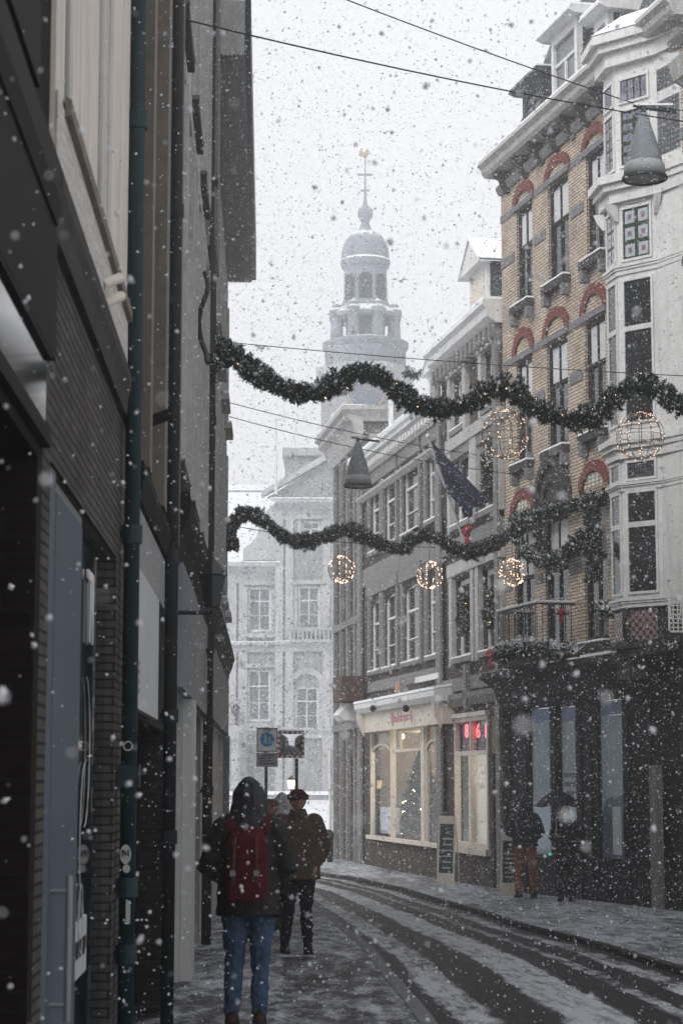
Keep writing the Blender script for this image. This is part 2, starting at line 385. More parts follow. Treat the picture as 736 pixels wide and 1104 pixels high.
# ------------------------------------------------------------------ ground, road, pavements, square
def interp(T, y):
    if y <= T[0][0]: return T[0][1] + (y - T[0][0]) * (T[1][1] - T[0][1]) / (T[1][0] - T[0][0])
    for (a, p), (b, q) in zip(T, T[1:]):
        if y <= b: return p + (q - p) * ss(0, 1, (y - a) / (b - a)) * .35 + (q - p) * .65 * (y - a) / (b - a)
    return T[-1][1]
XL = [(-4, 1.3), (5, 1.08), (15, .74), (22.6, .43), (30, -.05), (36, -.52), (40, -.85), (46, -1.7), (56, -5), (64, -10)]
XR = [(-4, 4.9), (5, 4.5), (15, 3.95), (21.3, 3.6), (25, 3.25), (30.5, 2.45), (40.3, 1.33), (47, .35), (51.6, -.66), (58, -3.2), (64, -7)]
GRID_Y = [-6, 0] + [4 + i * .8 for i in range(78)] + [70, 76, 82, 88, 94, 100, 106, 112, 118, 140, 158]

def sheet(name, xs_of_y, ys, dz, mat, label, cols=6, ufun=None):
    me_v, me_f, uv = [], [], []
    for y in ys:
        l, r = xs_of_y(y)
        for k in range(cols + 1):
            x = l + (r - l) * k / cols; me_v.append((x, y, gz(x, y) + dz)); uv.append((k / cols, y) if ufun else (x, y))
    for j in range(len(ys) - 1):
        for k in range(cols):
            i = j * (cols + 1) + k; me_f.append((i, i + 1, i + cols + 2, i + cols + 1))
    me = bpy.data.meshes.new(name); me.from_pydata(me_v, [], me_f); ul = me.uv_layers.new(name='UVMap')
    for lp in me.loops: ul.data[lp.index].uv = uv[lp.vertex_index]
    me.materials.append(mat); o = bpy.data.objects.new(name, me); C.objects.link(o); me.shade_smooth()
    tag(o, label, kind='structure'); return o

def groundmat(name, base, cover, scale=(1, 1), tracks=None, wet=.5, snowcol=(.56, .58, .62)):
    """trampled snow over dark paving; tracks = ramp of snow cover across the road"""
    m = bpy.data.materials.new(name); m.use_nodes = True; t = m.node_tree; n = t.nodes; L = t.links; b = n['Principled BSDF']
    tc = n.new('ShaderNodeTexCoord'); uv = n.new('ShaderNodeUVMap')
    def noise(sc, stretch, det=6, rough=.65, src=None):
        mp = n.new('ShaderNodeMapping'); mp.inputs['Scale'].default_value = stretch; L.new((src or tc.outputs['Object']), mp.inputs[0])
        z = n.new('ShaderNodeTexNoise'); z.inputs['Scale'].default_value = sc; z.inputs['Detail'].default_value = det; z.inputs['Roughness'].default_value = rough; L.new(mp.outputs[0], z.inputs['Vector']); return z
    def math_(op, a, bb, c=None, clamp=False):
        q = n.new('ShaderNodeMath'); q.operation = op; q.use_clamp = clamp
        for i, x in enumerate((a, bb, c)):
            if x is None: continue
            if isinstance(x, (int, float)): q.inputs[i].default_value = x
            else: L.new(x, q.inputs[i])
        return q.outputs[0]
    n1 = noise(5.5, (1, .32, 1), 8, .72); n2 = noise(1.1, (1, .25, 1), 3); n3 = noise(38, (1, .5, 1), 4, .8)
    cov = math_('ADD', math_('MULTIPLY', n1.outputs[0], .8), math_('MULTIPLY', n2.outputs[0], .35))
    cov = math_('ADD', math_('SUBTRACT', cov, .2), math_('MULTIPLY', n3.outputs[0], .4))            # ~0.55 mean
    if tracks:
        sx = n.new('ShaderNodeSeparateXYZ'); L.new(uv.outputs[0], sx.inputs[0])
        wob = noise(.5, (.4, 1, 1), 2); wob2 = noise(7, (1, .3, 1), 5)
        x = math_('ADD', sx.outputs[0], math_('MULTIPLY', math_('SUBTRACT', wob.outputs[0], .5), .05))
        x = math_('ADD', x, math_('MULTIPLY', math_('SUBTRACT', wob2.outputs[0], .5), .035))
        cr = n.new('ShaderNodeValToRGB'); L.new(x, cr.inputs[0]); e = cr.color_ramp.elements
        e[0].position = tracks[0][0]; e[0].color = (tracks[0][1],) * 3 + (1,); e[1].position = tracks[-1][0]; e[1].color = (tracks[-1][1],) * 3 + (1,)
        for p, v in tracks[1:-1]: q = e.new(p); q.color = (v, v, v, 1)
        cov = math_('ADD', cov, math_('MULTIPLY', math_('SUBTRACT', cr.outputs[0], .5), .62))
        fine = noise(1, (42, 1.1, 1), 6, .75, uv.outputs[0]); cov = math_('ADD', cov, math_('MULTIPLY', math_('SUBTRACT', fine.outputs[0], .5), .55))
        cov = math_('ADD', cov, cover)
    else:
        cov = math_('ADD', cov, cover)
    mr = n.new('ShaderNodeMapRange'); mr.inputs[1].default_value = .50; mr.inputs[2].default_value = .70; L.new(cov, mr.inputs[0])
    nb = noise(20, (1, 1, 1), 5)
    bc = n.new('ShaderNodeMix'); bc.data_type = 'RGBA'; bc.inputs[6].default_value = (*[c * .6 for c in base], 1); bc.inputs[7].default_value = (*[c * 1.4 for c in base], 1); L.new(nb.outputs[0], bc.inputs[0])
    mx = n.new('ShaderNodeMix'); mx.data_type = 'RGBA'; mx.inputs[7].default_value = (*snowcol, 1); L.new(mr.outputs[0], mx.inputs[0]); L.new(bc.outputs[2], mx.inputs[6]); L.new(mx.outputs[2], b.inputs['Base Color'])
    rr = n.new('ShaderNodeMapRange'); rr.inputs[3].default_value = wet; rr.inputs[4].default_value = .8; L.new(mr.outputs[0], rr.inputs[0]); L.new(rr.outputs[0], b.inputs['Roughness']); b.inputs['Specular IOR Level'].default_value = .16
    bp = n.new('ShaderNodeBump'); bp.inputs['Strength'].default_value = .9; bp.inputs['Distance'].default_value = .06; L.new(cov, bp.inputs['Height']); L.new(bp.outputs[0], b.inputs['Normal'])
    return m
roadmat = groundmat('snowy_asphalt', (.016, .016, .018), -.06, tracks=[(0, .2), (.05, .25), (.08, .72), (.17, .66), (.205, .18), (.33, .2), (.37, .8), (.53, .74), (.57, .22), (.66, .25), (.69, .62), (.73, .58), (.76, .3), (.82, .3), (.86, .7), (.93, .6), (.97, .25)])
pavemat = groundmat('snowy_paving', (.03, .03, .032), -.02, wet=.5, snowcol=(.56, .59, .64))
pavemat2 = groundmat('snowy_paving_right', (.035, .035, .037), .04, wet=.5, snowcol=(.5, .53, .58))
squaremat = groundmat('snow_covered_square', (.3, .31, .33), .35, wet=.7, snowcol=(.8, .82, .85))
gys = GRID_Y
sheet('ground', lambda y: (-50, 50), [-10, -6] + gys[2:], -.16, squaremat, 'snow covered ground of the town square', 40)
ry = [y for y in gys if y <= 64]
sheet('road', lambda y: (interp(XL, y), interp(XR, y)), ry, -.065, roadmat, 'curving street with tyre tracks through the snow', 12, True)
sheet('left_pavement', lambda y: (interp(XL, y) - (4.5 if y < 44 else 14), interp(XL, y) - .12), ry, .0, pavemat, 'trampled snowy pavement the pedestrians walk on', 10)
sheet('right_pavement', lambda y: (interp(XR, y) + .14, interp(XR, y) + (6 if y < 30 else 5)), [y for y in ry if y <= 60], .0, pavemat2, 'snowy pavement in front of the bakery and shops', 10)
def kerb(name, T, side, label):
    m = MB(); ys = [y for y in ry if y <= 60]; w = .13
    for a, b in zip(ys, ys[1:]):
        xa, xb = interp(T, a), interp(T, b); o = w * side
        P = [(xa, a), (xa + o, a), (xb + o, b), (xb, b)]
        g = [gz(x, y) for x, y in P]
        top = [(x, y, gg + .006) for (x, y), gg in zip(P, g)]; m.face(top if side > 0 else top[::-1])
        m.face([(xa, a, g[0] - .14), (xa, a, g[0] + .006), (xb, b, g[3] + .006), (xb, b, g[3] - .14)])
    o = m.build(name, darkstone if side > 0 else bluestone); tag(o, label, kind='structure')
kerb('left_kerb', XL, -1, 'low kerb along the left pavement'); kerb('right_kerb', XR, 1, 'dark kerb along the right pavement')


# ------------------------------------------------------------------ air full of snow
hz = MB(); hz.box(-52, 52, -12, 160, -2.1, at(394, 150, 128).z); hazem = bpy.data.materials.new('haze'); hazem.use_nodes = True
t = hazem.node_tree; t.nodes.clear(); o_ = t.nodes.new('ShaderNodeOutputMaterial'); vp = t.nodes.new('ShaderNodeVolumePrincipled')
vp.inputs['Color'].default_value = (.97, .98, 1, 1); vp.inputs['Density'].default_value = .0040; vp.inputs['Anisotropy'].default_value = .85
t.links.new(vp.outputs[0], o_.inputs['Volume']); tag(hz.build('haze', hazem, merge=True), 'pale snowy air over the street and square', kind='stuff')

# ------------------------------------------------------------------ town hall on the square
TY = 115.0
T = Frame(0, TY, 1, 0)
def tp(u, v, n=0): return T.hit(u, v, n)
def tx(u): return T.hit(u, 700)[0]
def tz(v): return T.hit(300, v)[1]
th = thing('town_hall', (1.4, TY, gz(0, TY)), 'pale classical town hall facade with white sash windows closing the far end of the street', 'town hall')
XA = tx(394)                                       # axis of symmetry, in line with the tower
x0b, zc, zt = tx(297), tz(608), tz(541)
hol = []; wins = []
def trow(us, vt, vb, arch=False):
    for l, r in us:
        wins.append((tx(l), tx(r), tz(vb), tz(vt), arch))
trow([(214, 238), (267, 292), (321, 345)], 633, 681); trow([(214, 238), (267, 292)], 722, 778); trow([(318, 344)], 741, 790, True); trow([(325, 345)], 563, 580)
W2 = []
for w in wins:
    W2.append(w); mir = (2 * XA - w[1], 2 * XA - w[0], w[2], w[3], w[4]); W2.append(mir)
lo, hi = 2 * XA - tx(150), tx(150)
wing = [w for w in W2 if not (w[0] > x0b and w[1] < 2 * XA - x0b)]
cen = [w for w in W2 if w not in wing]
zb = gz(0, TY) - .5
wall_with_holes(T, hi, x0b, zb, zc, [w for w in wing if w[1] < x0b], reveal=.3).build('wing_wall', thstone, th)
wall_with_holes(T, 2 * XA - x0b, lo, zb, zc, [w for w in wing if w[0] > x0b], reveal=.3).build('wing_wall', thstone, th)
TC = Frame(0, TY - .6, 1, 0)
wall_with_holes(TC, x0b, 2 * XA - x0b, zb, zt, cen, reveal=.4).build('central_wall', thstone, th)
m = MB(T)
for w in W2:
    fr = TC if w in cen else T
    window(fr, th, w, whitep, glasst, rec=.1, fw=.13, mull=1, trans=(.36, .68) if w[3] - w[2] > 1.6 else (.5,))
for w in W2:                                        # stone surrounds
    q = MB(TC if w in cen else T); a, b, c, d = w[:4]
    q.box(a - .22, a - .02, .003, .1, c - .1, d + .1); q.box(b + .02, b + .22, .003, .1, c - .1, d + .1); q.box(a - .34, b + .34, .003, .22, c - .34, c - .1)
    if w[4]: q.ring((a + b) / 2, d - .1, (b - a) / 2 + .42, 1.15, .34, .003, .16)
    else: q.box(a - .34, b + .34, .003, .24, d + .1, d + .34)
    q.build('window_surround', thtrim, th)
for fr, a, b, vs in ((T, hi, x0b, (693, 704, 712)), (TC, x0b, 2 * XA - x0b, (693, 704, 712)), (T, 2 * XA - x0b, lo, (693, 704, 712))):
    q = MB(fr); z = tz(693)
    q.sweep([(.003, z - .55), (.003, z), (.4, z), (.4, z - .15), (.2, z - .3), (.15, z - .55)], a, b); z = tz(785)
    q.sweep([(.003, z - .4), (.003, z), (.3, z), (.3, z - .15), (.12, z - .4)], a, b); q.build('string_course', thtrim, th)
    q = MB(fr); z = tz(693); q.box(a, b, .003, .38, z + .002, z + .05)
    z = tz(608) if fr is T else zt; q.box(a - .3, b + .3, -.3, .8, z + .003, z + .07); q.build('ledge_snow', snowm, th)
    q = MB(fr); z = tz(608) if fr is T else zt
    q.sweep([(.003, z - 1.1), (.003, z), (.75, z), (.75, z - .2), (.4, z - .45), (.15, z - .6), (.12, z - 1.1)], a, b); q.build('cornice', thtrim, th)
q = MB(TC)                                          # pilasters, balustrade
for u in (301, 312, 352, 361):
    for x in (tx(u), 2 * XA - tx(u)): q.box(x - .22, x + .22, .003, .14, zb, zt - 1.1)
q.build('pilaster', thtrim, th)
q = MB(T)
for u in (160, 200, 250, 262):
    for x in (tx(u), 2 * XA - tx(u)): q.box(x - .25, x + .25, .003, .16, zb, zc - 1.1)
q.build('pilaster', thtrim, th)
q = MB(TC); z = tz(692); a, b = tx(312), 2 * XA - tx(312); q.box(a, b, .4, .55, z + .62, z + .74); q.box(a, b, .38, .57, z - .1, z + .05); k = a
while k < b: q.box(k, k + .1, .42, .53, z + .05, z + .62); k += .24
q.build('balustrade', thtrim, th)
zpk = tz(505)
q = MB(TC); q.prism([(x0b - .5, zt + .14), (2 * XA - x0b + .5, zt + .14), (XA, zpk + 1.6)], -.3, .15); q.build('pediment', thstone, th)
q = MB(TC)
for s_ in (-1, 1):
    e = XA + s_ * (XA - x0b + .8); q.prism([(e, zt + .14), (e, zt + .45), (XA, zpk + 2.0), (XA, zpk + 1.6)], -.3, .6)
q.build('pediment_cornice', thtrim, th)
zr = tz(525)
q = MB(T); q.sweep([(.3, zc + .14), (-8, zr + 1), (-16, zc + .14)], hi, x0b + 1); q.sweep([(.3, zc + .14), (-8, zr + 1), (-16, zc + .14)], 2 * XA - x0b - 1, lo); q.build('roof', throof, th)
q = MB(T); q.box(hi, x0b + 2, -8.4, -7.6, zr + .9, zr + 1.25); q.build('ridge_snow', snowm, th)
q = MB(TC)                                          # scrolled shoulder beside the centre block
for s_ in (-1, 1):
    X = lambda u: XA + s_ * (XA - tx(u))
    pts = [(X(297), zc + .14), (X(262), zc + .14), (X(262), zc + .8), (X(270), zc + 1.1), (X(276), zc + 1.5), (X(280), zc + 2.2), (X(287), zc + 3.0), (X(297), zc + 3.5)]
    q.prism(pts if s_ > 0 else pts[::-1], -.5, 0)
q.build('scroll_gable', thtrim, th)
q = MB(TC); a, b = XA - 2.2, XA + 2.2; q.box(a, b, .003, .3, zb, tz(800)); q.build('entrance_block', thtrim, th)
q = MB(TC); q.box(x0b - 4, 2 * XA - x0b + 2, 2.2, 2.6, zb, tz(857)); q.build('stair_parapet', thstone, th)
q = MB(TC); q.box(x0b - 4.1, 2 * XA - x0b + 2.1, 2.1, 2.7, tz(857) + .003, tz(857) + .2); q.build('parapet_snow', snowm, th)
for u in (247, 256):
    q = MB(T); x = tx(u); q.lathe([(.34, tz(850)), (.3, tz(800)), (.42, tz(797)), (.42, tz(790))], (x, 1.2, 0), 12); q.build('gate_column', thtrim, th)
q = MB(T); q.box(tx(240), tx(264), .9, 1.6, tz(790), tz(783)); q.build('gate_beam', thtrim, th)
q = MB(); p = at(297.5, 533, TY - 2); e = at(297.5, 452, TY - 2); q.tube([p, e], [.09, .04]); q.ball(e, .12)
tag(q.build('flagpole', whitep), 'thin bare flagpole rising from the roof of the town hall', 'flagpole')
wl = thing('wall_lantern', T.w(tx(255), .5, tz(770)), 'small unlit lantern on a bracket on the town hall wall left of the blue sign', 'lantern')
q = MB(T); c = (tx(255), .62); q.lathe([(.12, tz(772)), (.26, tz(764)), (.26, tz(763)), (0, tz(759))], (c[0], c[1], 0), 6); q.build('lamp_housing', darkmetal, wl)
q = MB(T); q.tube([(c[0], 0, tz(776)), (c[0], .62, tz(776)), (c[0], .62, tz(772))], .05, 6); q.build('bracket', darkmetal, wl)

# tower behind it
WY = 128.0
def wz(v): return at(394, v, WY).z
ax_ = at(394, 500, WY).x; px = WY / FPX * .97
tw = thing('clock_tower', (ax_, WY, 0), 'tall baroque tower with lantern dome and gilded spire fading into the snowfall', 'tower')
def tl(name, prof, mat=towerm, n=8, ph=PI / 8):
    q = MB(); q.lathe([(r * px / math.cos(PI / n) if n == 8 else r * px, wz(v)) for r, v in prof], (ax_, WY, 0), n, ph); return q.build(name, mat, tw, smooth=(n > 8))
tl('shaft', [(50, 620), (50, 418)], thstone); tl('shaft_cornice', [(50, 420), (53, 414), (56, 404), (56, 401), (47, 398)], thtrim)
tl('drum', [(46, 402), (46, 378)], towerm, 24); tl('drum_cornice', [(46, 379), (49, 375), (49, 371), (38, 368)], towerm, 24)
q = MB()
for k in range(8):
    a = PI / 8 + k * PI / 4
    for rr, ww in ((35, .3),):
        x, y = ax_ + rr * px * math.cos(a), WY + rr * px * math.sin(a)
        q.lathe([(.42, wz(369)), (.36, wz(346)), (.48, wz(343)), (.5, wz(338)), (.25, wz(335)), (.3, wz(332)), (0, wz(328))], (x, y, 0), 8)
q.build('arcade_column', towerm, tw)
tl('arcade_lintel', [(33, 347), (38, 345), (39, 341), (35, 338), (28, 333), (25, 326), (24, 320), (20, 345), (33, 347)], towerm)
tl('arcade_core', [(22, 370), (22, 340)], towerm)
dr = tl('lantern_drum', [(24.5, 340), (24, 291)], towerm)
q = MB()
for k in range(8):
    a = k * PI / 4; c, s_ = math.cos(a), math.sin(a); r = 24.2 * px
    F8 = Frame(ax_ + c * r, WY + s_ * r, -s_, c)
    for b0 in ((-.42, .42),):
        g = [(b0[0], .06, wz(327)), (b0[1], .06, wz(327)), (b0[1], .06, wz(303)), (.22, .06, wz(299)), (-.22, .06, wz(299)), (b0[0], .06, wz(303))]
        g2 = [F8.w(x, (y if F8.n.dot(Vector((c, s_, 0))) > 0 else -y), z) for x, y, z in g]; q.face(g2)
q.build('louvre_opening', pm('louvre_dark', (.02, .022, .026), .8), dr)
tl('dome', [(24, 292), (27, 289), (28.5, 284), (27.5, 280), (27, 272), (25, 264), (20.5, 256.5), (14, 251.5), (7, 249.5), (6.2, 244), (4.3, 240.5)], towerm, 16, 0)
tl('dome_rim_snow', [(28.8, 282.5), (28.4, 281.3), (27.4, 280.3)], snowm, 16, 0)
tl('finial_ball', [(4.3, 240.5), (5, 238), (8.2, 234), (8.8, 230), (7.5, 225), (3, 221.5), (1.6, 215), (.8, 190), (.6, 168)], towerm, 12, 0)
q = MB(); z = wz(188); q.box(ax_ - .5, ax_ + .5, WY - .05, WY + .05, z - .06, z + .06); z = wz(205); q.box(ax_ - .3, ax_ + .3, WY - .05, WY + .05, z - .05, z + .05); q.build('spire_cross', towerm, tw)
q = MB(); z = wz(166); q.prism([(ax_ - .42, z - .1), (ax_ + .1, z - .25), (ax_ + .3, z + .1), (ax_ + .15, z + .4), (ax_ - .05, z + .12), (ax_ - .35, z + .3)], WY - .05, WY + .05); q.build('weather_vane', gold, tw)
q = MB(); F9 = Frame(ax_, WY - 46 * px - .05, 1, 0)
q.ring(0, wz(382), .55, .55, .16, 0, .1, 16, True); q.box(-1.1, 1.1, 0, .06, wz(392), wz(389)); q.build('gilded_crest', gold, tw); 
clk = MB(Frame(ax_, WY - 50 * px * 1.0 - .3, 1, 0)); zc_ = wz(430)
clk.face([(math.cos(2 * PI * k / 24) * 1.25, .0, zc_ + math.sin(2 * PI * k / 24) * 1.25) for k in range(24)]); ck = clk.build('clock_face', pm('clock_blue', (.13, .145, .19), .5), tw)
q = MB(clk.F); q.ring(0, zc_, 1.3, 1.3, .12, 0, .06, 24, True); q.box(-.04, .04, .05, .08, zc_, zc_ + 1.0); q.box(0, .7, .05, .08, zc_ - .04, zc_ + .04); q.build('clock_hands', gold, ck)
q = MB(F9)
for x in (-34, -26.5, -19): q.ring(x * px, wz(458), .27, .27, .09, 0, .2, 12, True)
q.build('white_ring_ornament', whitep, tw)
q = MB(); q.lathe([(50 * px, wz(470)), (56 * px, wz(474)), (66 * px, wz(478)), (72 * px, wz(484)), (74 * px, wz(490)), (72 * px, wz(494))], (ax_, WY, 0), 4, PI / 4); q.build('shoulder_roof', throof, tw)
q = MB(); q.box(ax_ - 88 * px, ax_ + 88 * px, WY - 5, WY + 5, wz(620), wz(505)); q.build('tower_base', thstone, tw)
q = MB(); q.box(ax_ - 91 * px, ax_ + 91 * px, WY - 5.3, WY + 5.3, wz(505), wz(497)); q.build('base_cornice', thtrim, tw)
q = MB(); q.box(ax_ - 90 * px, ax_ + 90 * px, WY - 5.2, WY + 5.2, wz(497), wz(495.5)); q.build('base_snow', snowm, tw)

# ------------------------------------------------------------------ left row of houses
Lf = Frame(-.815, 0, -.036, 1)
def ls(u, v=600, n=0.): return Lf.hit(u, v, n)[0]
def lz(u, v, n=0.): return Lf.hit(u, v, n)[1]
BZ = -1.2
# 1: nearest shop -----------------------------------------------------------------
A0, A1 = 7.18, 11.55
bA0 = thing('brick_house', Lf.w(5, -.2, gz(-1, 5)), 'dark brick house front with black shop window nearest the camera on the left', 'house')
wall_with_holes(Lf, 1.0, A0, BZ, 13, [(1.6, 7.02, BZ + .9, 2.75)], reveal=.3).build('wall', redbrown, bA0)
m = MB(Lf); 
for k in range(14): m.box(5.2, 6.62, .003, .03, 3.95 + k * .33, 3.95 + k * .33 + .28)
m.build('black_cladding', blackp, bA0)
m = MB(Lf); m.face([(4.5, .012, 2.86), (7.14, .012, 2.86), (7.14, .012, 3.12), (4.5, .012, 3.12)]); m.build('transom_pane', glassd, bA0)
m = MB(Lf); m.box(4.4, A0, .003, .03, 2.8, 2.86); m.box(4.4, A0, .003, .028, 3.12, 3.14); m.build('transom_frame', darkwood, bA0)
m = MB(Lf); m.box(1.0, A0 + .1, .003, .03, 3.14, 3.62); m.build('fascia_board', blackp, bA0)
m = MB(Lf); m.sweep([(.003, 3.62), (.003, 3.84), (.05, 3.84), (.055, 3.70), (.04, 3.62)], 1.0, A0 - .01); m.build('fascia_moulding', darkwood, bA0)
window(Lf, bA0, (1.6, 7.02, BZ + .9, 2.75), darkwood, glassd, rec=.15, fw=.08, mull=2, trans=())
# painted stucco house with the stone shop front
bA = thing('stucco_house', Lf.w(9.4, -.2, gz(-1, 9)), 'beige stucco house over a dark stone shop front with a slate blue door', 'house')
zt_ = 2.80; hs_ = [(7.45, 10.78, -.3, zt_)]
wall_with_holes(Lf, A0, A1, BZ, 3.62, hs_, reveal=.07).build('wall', marl, bA)
m = MB(Lf); m.face([(A0, .02, 3.84), (A1, .02, 3.84), (A1, .02, 14), (A0, .02, 14)]); m.face([(A0, .02, 3.84), (A0, .02, 14), (A0, -.4, 14), (A0, -.4, 3.84)]); m.face([(A1, .02, 3.84), (A1, -.4, 3.84), (A1, -.4, 14), (A1, .02, 14)])
m.build('stucco_wall', stucco, bA)
m = MB(Lf); m.box(A0, A1, .022, .03, 3.84, 4.14); m.build('painted_stone_band', roughpaint, bA)
m = MB(Lf); m.sweep([(0.003, 3.60), (.003, 3.84), (.05, 3.84), (.055, 3.76), (.04, 3.70), (.03, 3.60)], A0, A1); m.build('ledge', darkstone, bA)
m = MB(Lf); m.sweep([(.032, 4.12), (.032, 4.2), (.055, 4.19), (.055, 4.13)], A0 + .25, 11.3); m.build('string_moulding', brownframe, bA)
m = MB(Lf)
for a, b in ((7.5, 7.66), (9.0, 9.2), (9.42, 9.62), (11.2, 11.5)): m.box(a, b, .022, .036, 4.2, 14)
m.build('stucco_strip', stucco2, bA)
m = MB(Lf); m.box(9.2, 9.42, .022, .028, 4.2, 14); m.build('channel', roughpaint, bA)
# shopfront inside the opening
m = MB(Lf); m.face([(7.45, -1.7, -.4), (10.9, -1.7, -.4), (10.9, -1.7, 3), (7.45, -1.7, 3)]); m.build('shop_back_wall', blackp, bA)
m = MB(Lf); m.box(7.455, 7.72, -.1, -.008, -.3, 2.79); m.build('door_post', bluegrey, bA)
dr_ = MB(Lf); dr_.box(7.86, 8.98, -.09, -.02, -.2, 2.74); dr_ = dr_.build('door', bluegrey, bA, )
m = MB(Lf); m.box(7.78, 7.855, -.12, -.03, -.25, 2.79); m.box(7.78, 9.06, -.12, -.03, 2.745, 2.79); m.box(8.985, 9.06, -.12, -.03, -.25, 2.745); m.build('door_frame', metal, bA)
m = MB(Lf); m.tube([(7.93, .05, .70), (7.93, .05, 1.25)], .014); m.tube([(7.93, -.02, .76), (7.93, .05, .76)], .01); m.tube([(7.93, -.02, 1.19), (7.93, .05, 1.19)], .01); m.build('handle', metal, dr_)
m = MB(Lf); m.face([(9.07, -.055, -.3), (10.79, -.055, -.3), (10.79, -.055, 2.79), (9.07, -.055, 2.79)]); gp = m.build('shop_window', glassd, bA)
m = MB(Lf); m.box(9.08, 9.85, -.053, -.048, .72, .98); st = m.build('window_notice', signwhite, gp)
m = MB(Lf)
for k in range(11): m.box(9.2 + k * .055, 9.24 + k * .055, -.047, -.044, .81 + .02 * (k % 3 == 1), .89)
m.build('printed_line', darkmetal, st)
lettering(Lf, 9.72, -.045, 2.42, 'TI', .5, whitep, gp, 'white_letters', squash=.8); 
m = MB(Lf)
for z0_, s_ in ((1.75, 1), (1.35, -1)):
    m.tube([(9.6 + .22 * math.sin(k / 10 * PI) * s_, -.045, z0_ + .35 * math.cos(k / 10 * PI)) for k in range(11)], .003, 5)
m.tube([(9.5 + .1 * math.sin(k / 10 * 2 * PI), -.045, .98 + .16 * math.cos(k / 10 * 2 * PI)) for k in range(11)], .003, 5)
m.build('white_scroll', signwhite, gp)
# twin spotlights
sp = thing('wall_spotlight', Lf.w(9.6, .05, 3.95), 'pair of beige tube spotlights fixed to the stucco ledge', 'spotlight')
for da, dz in ((0, 0), (.12, -.06)):
    m = MB(Lf); b_ = Vector((9.3 + da, .02, 3.93 + dz)); e = b_ + Vector((.14, .075, .07)); m.tube([b_, e], .026, 12); m.build('lamp_tube', creamp, sp)
# pipes
def pipe(u_, n_, r, z1, label, mat=tealpipe, collars=(), grp='drainpipes on the left row of houses', stick=()):
    s_ = Lf.hit(u_, 450, n_)[0]
    t_ = thing('drainpipe', Lf.w(s_, n_, gz(-1, s_)), label, 'drainpipe', grp)
    m = MB(Lf); m.tube([(s_, n_, -.4), (s_, n_, z1)], r, 14); m.build('pipe', mat, t_, smooth=True)
    for z in collars:
        m = MB(Lf); m.lathe([(r, z - .05), (r + .014, z - .05), (r + .014, z + .05), (r, z + .05)], (s_, n_, 0), 14); m.box(s_ - .02, s_ + .02, 0.003, n_, z - .02, z + .02); m.build('collar', mat, t_)
    return t_
p1 = pipe(144, .065, .044, 14, 'teal square drainpipe with stickers beside the stucco house', collars=(.7, 1.05, 2.95, 5.3, 8))
sP = Lf.hit(144, 450, .065)[0]
m = MB(Lf); m.box(sP - .06, sP + .06, .01, .125, 1.58, 1.70); m.build('clamp_box', tealpipe, p1)
FD = Frame(Lf.w(sP, .065, 0).x, Lf.w(sP, .065, 0).y - .048, 1, 0)
m = MB(FD); m.face([(.03 * math.cos(k * PI / 10) - .005, .004 , 1.225 + .052 * math.sin(k * PI / 10)) for k in range(20)]); m.face([(.02 * math.cos(k * PI / 10) , .003 , 1.15 + .022 * math.sin(k * PI / 10)) for k in range(20)]); m.build('sticker', signwhite, p1)
tx1 = lettering(FD, -.005, .007, 1.23, 'N', .055, blackp, p1, 'sticker_mark')
m = MB(FD); m.face([(.0, .003, .86), (.024, .003, .86), (.024, .003, .98), (.0, .003, .99)]); m.build('sticker', signwhite, p1)
m = MB(FD); m.ring(0, 1.80, .027, .027, .007, .003, .008, 12, True); m.build('sticker_ring', signwhite, p1)
# 2: brown framed house ------------------------------------------------------------
B0, B1 = 11.95, 16.6
bB = thing('brown_window_house', Lf.w(14, -.2, gz(-1, 14)), 'narrow dark brick house with tall brown window frames and a pale sign board', 'house')
hb = [(12.5, 13.7, 4.3, 8.2), (14.4, 15.9, 4.3, 8.2), (12.5, 13.7, 9.2, 12.6), (14.4, 15.9, 9.2, 12.6), (12.2, 16.3, -.2, 2.0)]
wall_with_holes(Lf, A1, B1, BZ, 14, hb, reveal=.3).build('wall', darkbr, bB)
for h in hb[:4]: window(Lf, bB, h, brownframe, glassd, rec=.02, fw=.12, trans=(.5,))
m = MB(Lf)
for a, b in ((12.1, 12.35), (13.8, 14.2), (16.0, 16.3)): m.box(a, b, .003, .09, 3.5, 14)
m.build('stone_strip', brownframe, bB)
m = MB(Lf); m.sweep([(.003, 3.28), (.003, 3.5), (.07, 3.5), (.08, 3.42), (.05, 3.28)], A1 + .3, B1); m.build('shop_cornice', blackp, bB)
m = MB(Lf); m.box(12.1, 16.3, .003, .03, 2.9, 3.26); m.build('grey_panel', panelgrey, bB)
window(Lf, bB, hb[4], blackp, glassd, rec=.2, fw=.08, mull=3, trans=())
m = MB(Lf); q0 = Lf.hit(146.5, 700, .06)[0]; q1 = Lf.hit(171, 700, .06)[0]; m.box(q0, q1, .02, .06, 2.03, 2.85); sb = m.build('sign_board', signwhite)
tag(sb, 'flat pale grey sign board fixed under the cornice between the first two drainpipes', 'sign board')
m = MB(Lf)
for k in range(4): m.box(q0 + .1, q0 + .35, .061, .063, 2.12 + k * .055, 2.15 + k * .055)
m.box(q0 + .1, q0 + .2, .061, .063, 2.4, 2.7)
m.build('faded_print', metal, sb)
m = MB(Lf); m.tube([(13.6, .003, 4.05), (13.6, .13, 4.1)], .04, 10); m.build('soil_vent', blackp, bB)
pipe(187, .08, .05, 14, 'dark drainpipe between the brown framed house and the pale blue shop fascia', darkpipe, (1.2, 2.1, 3.3, 6, 9.5))
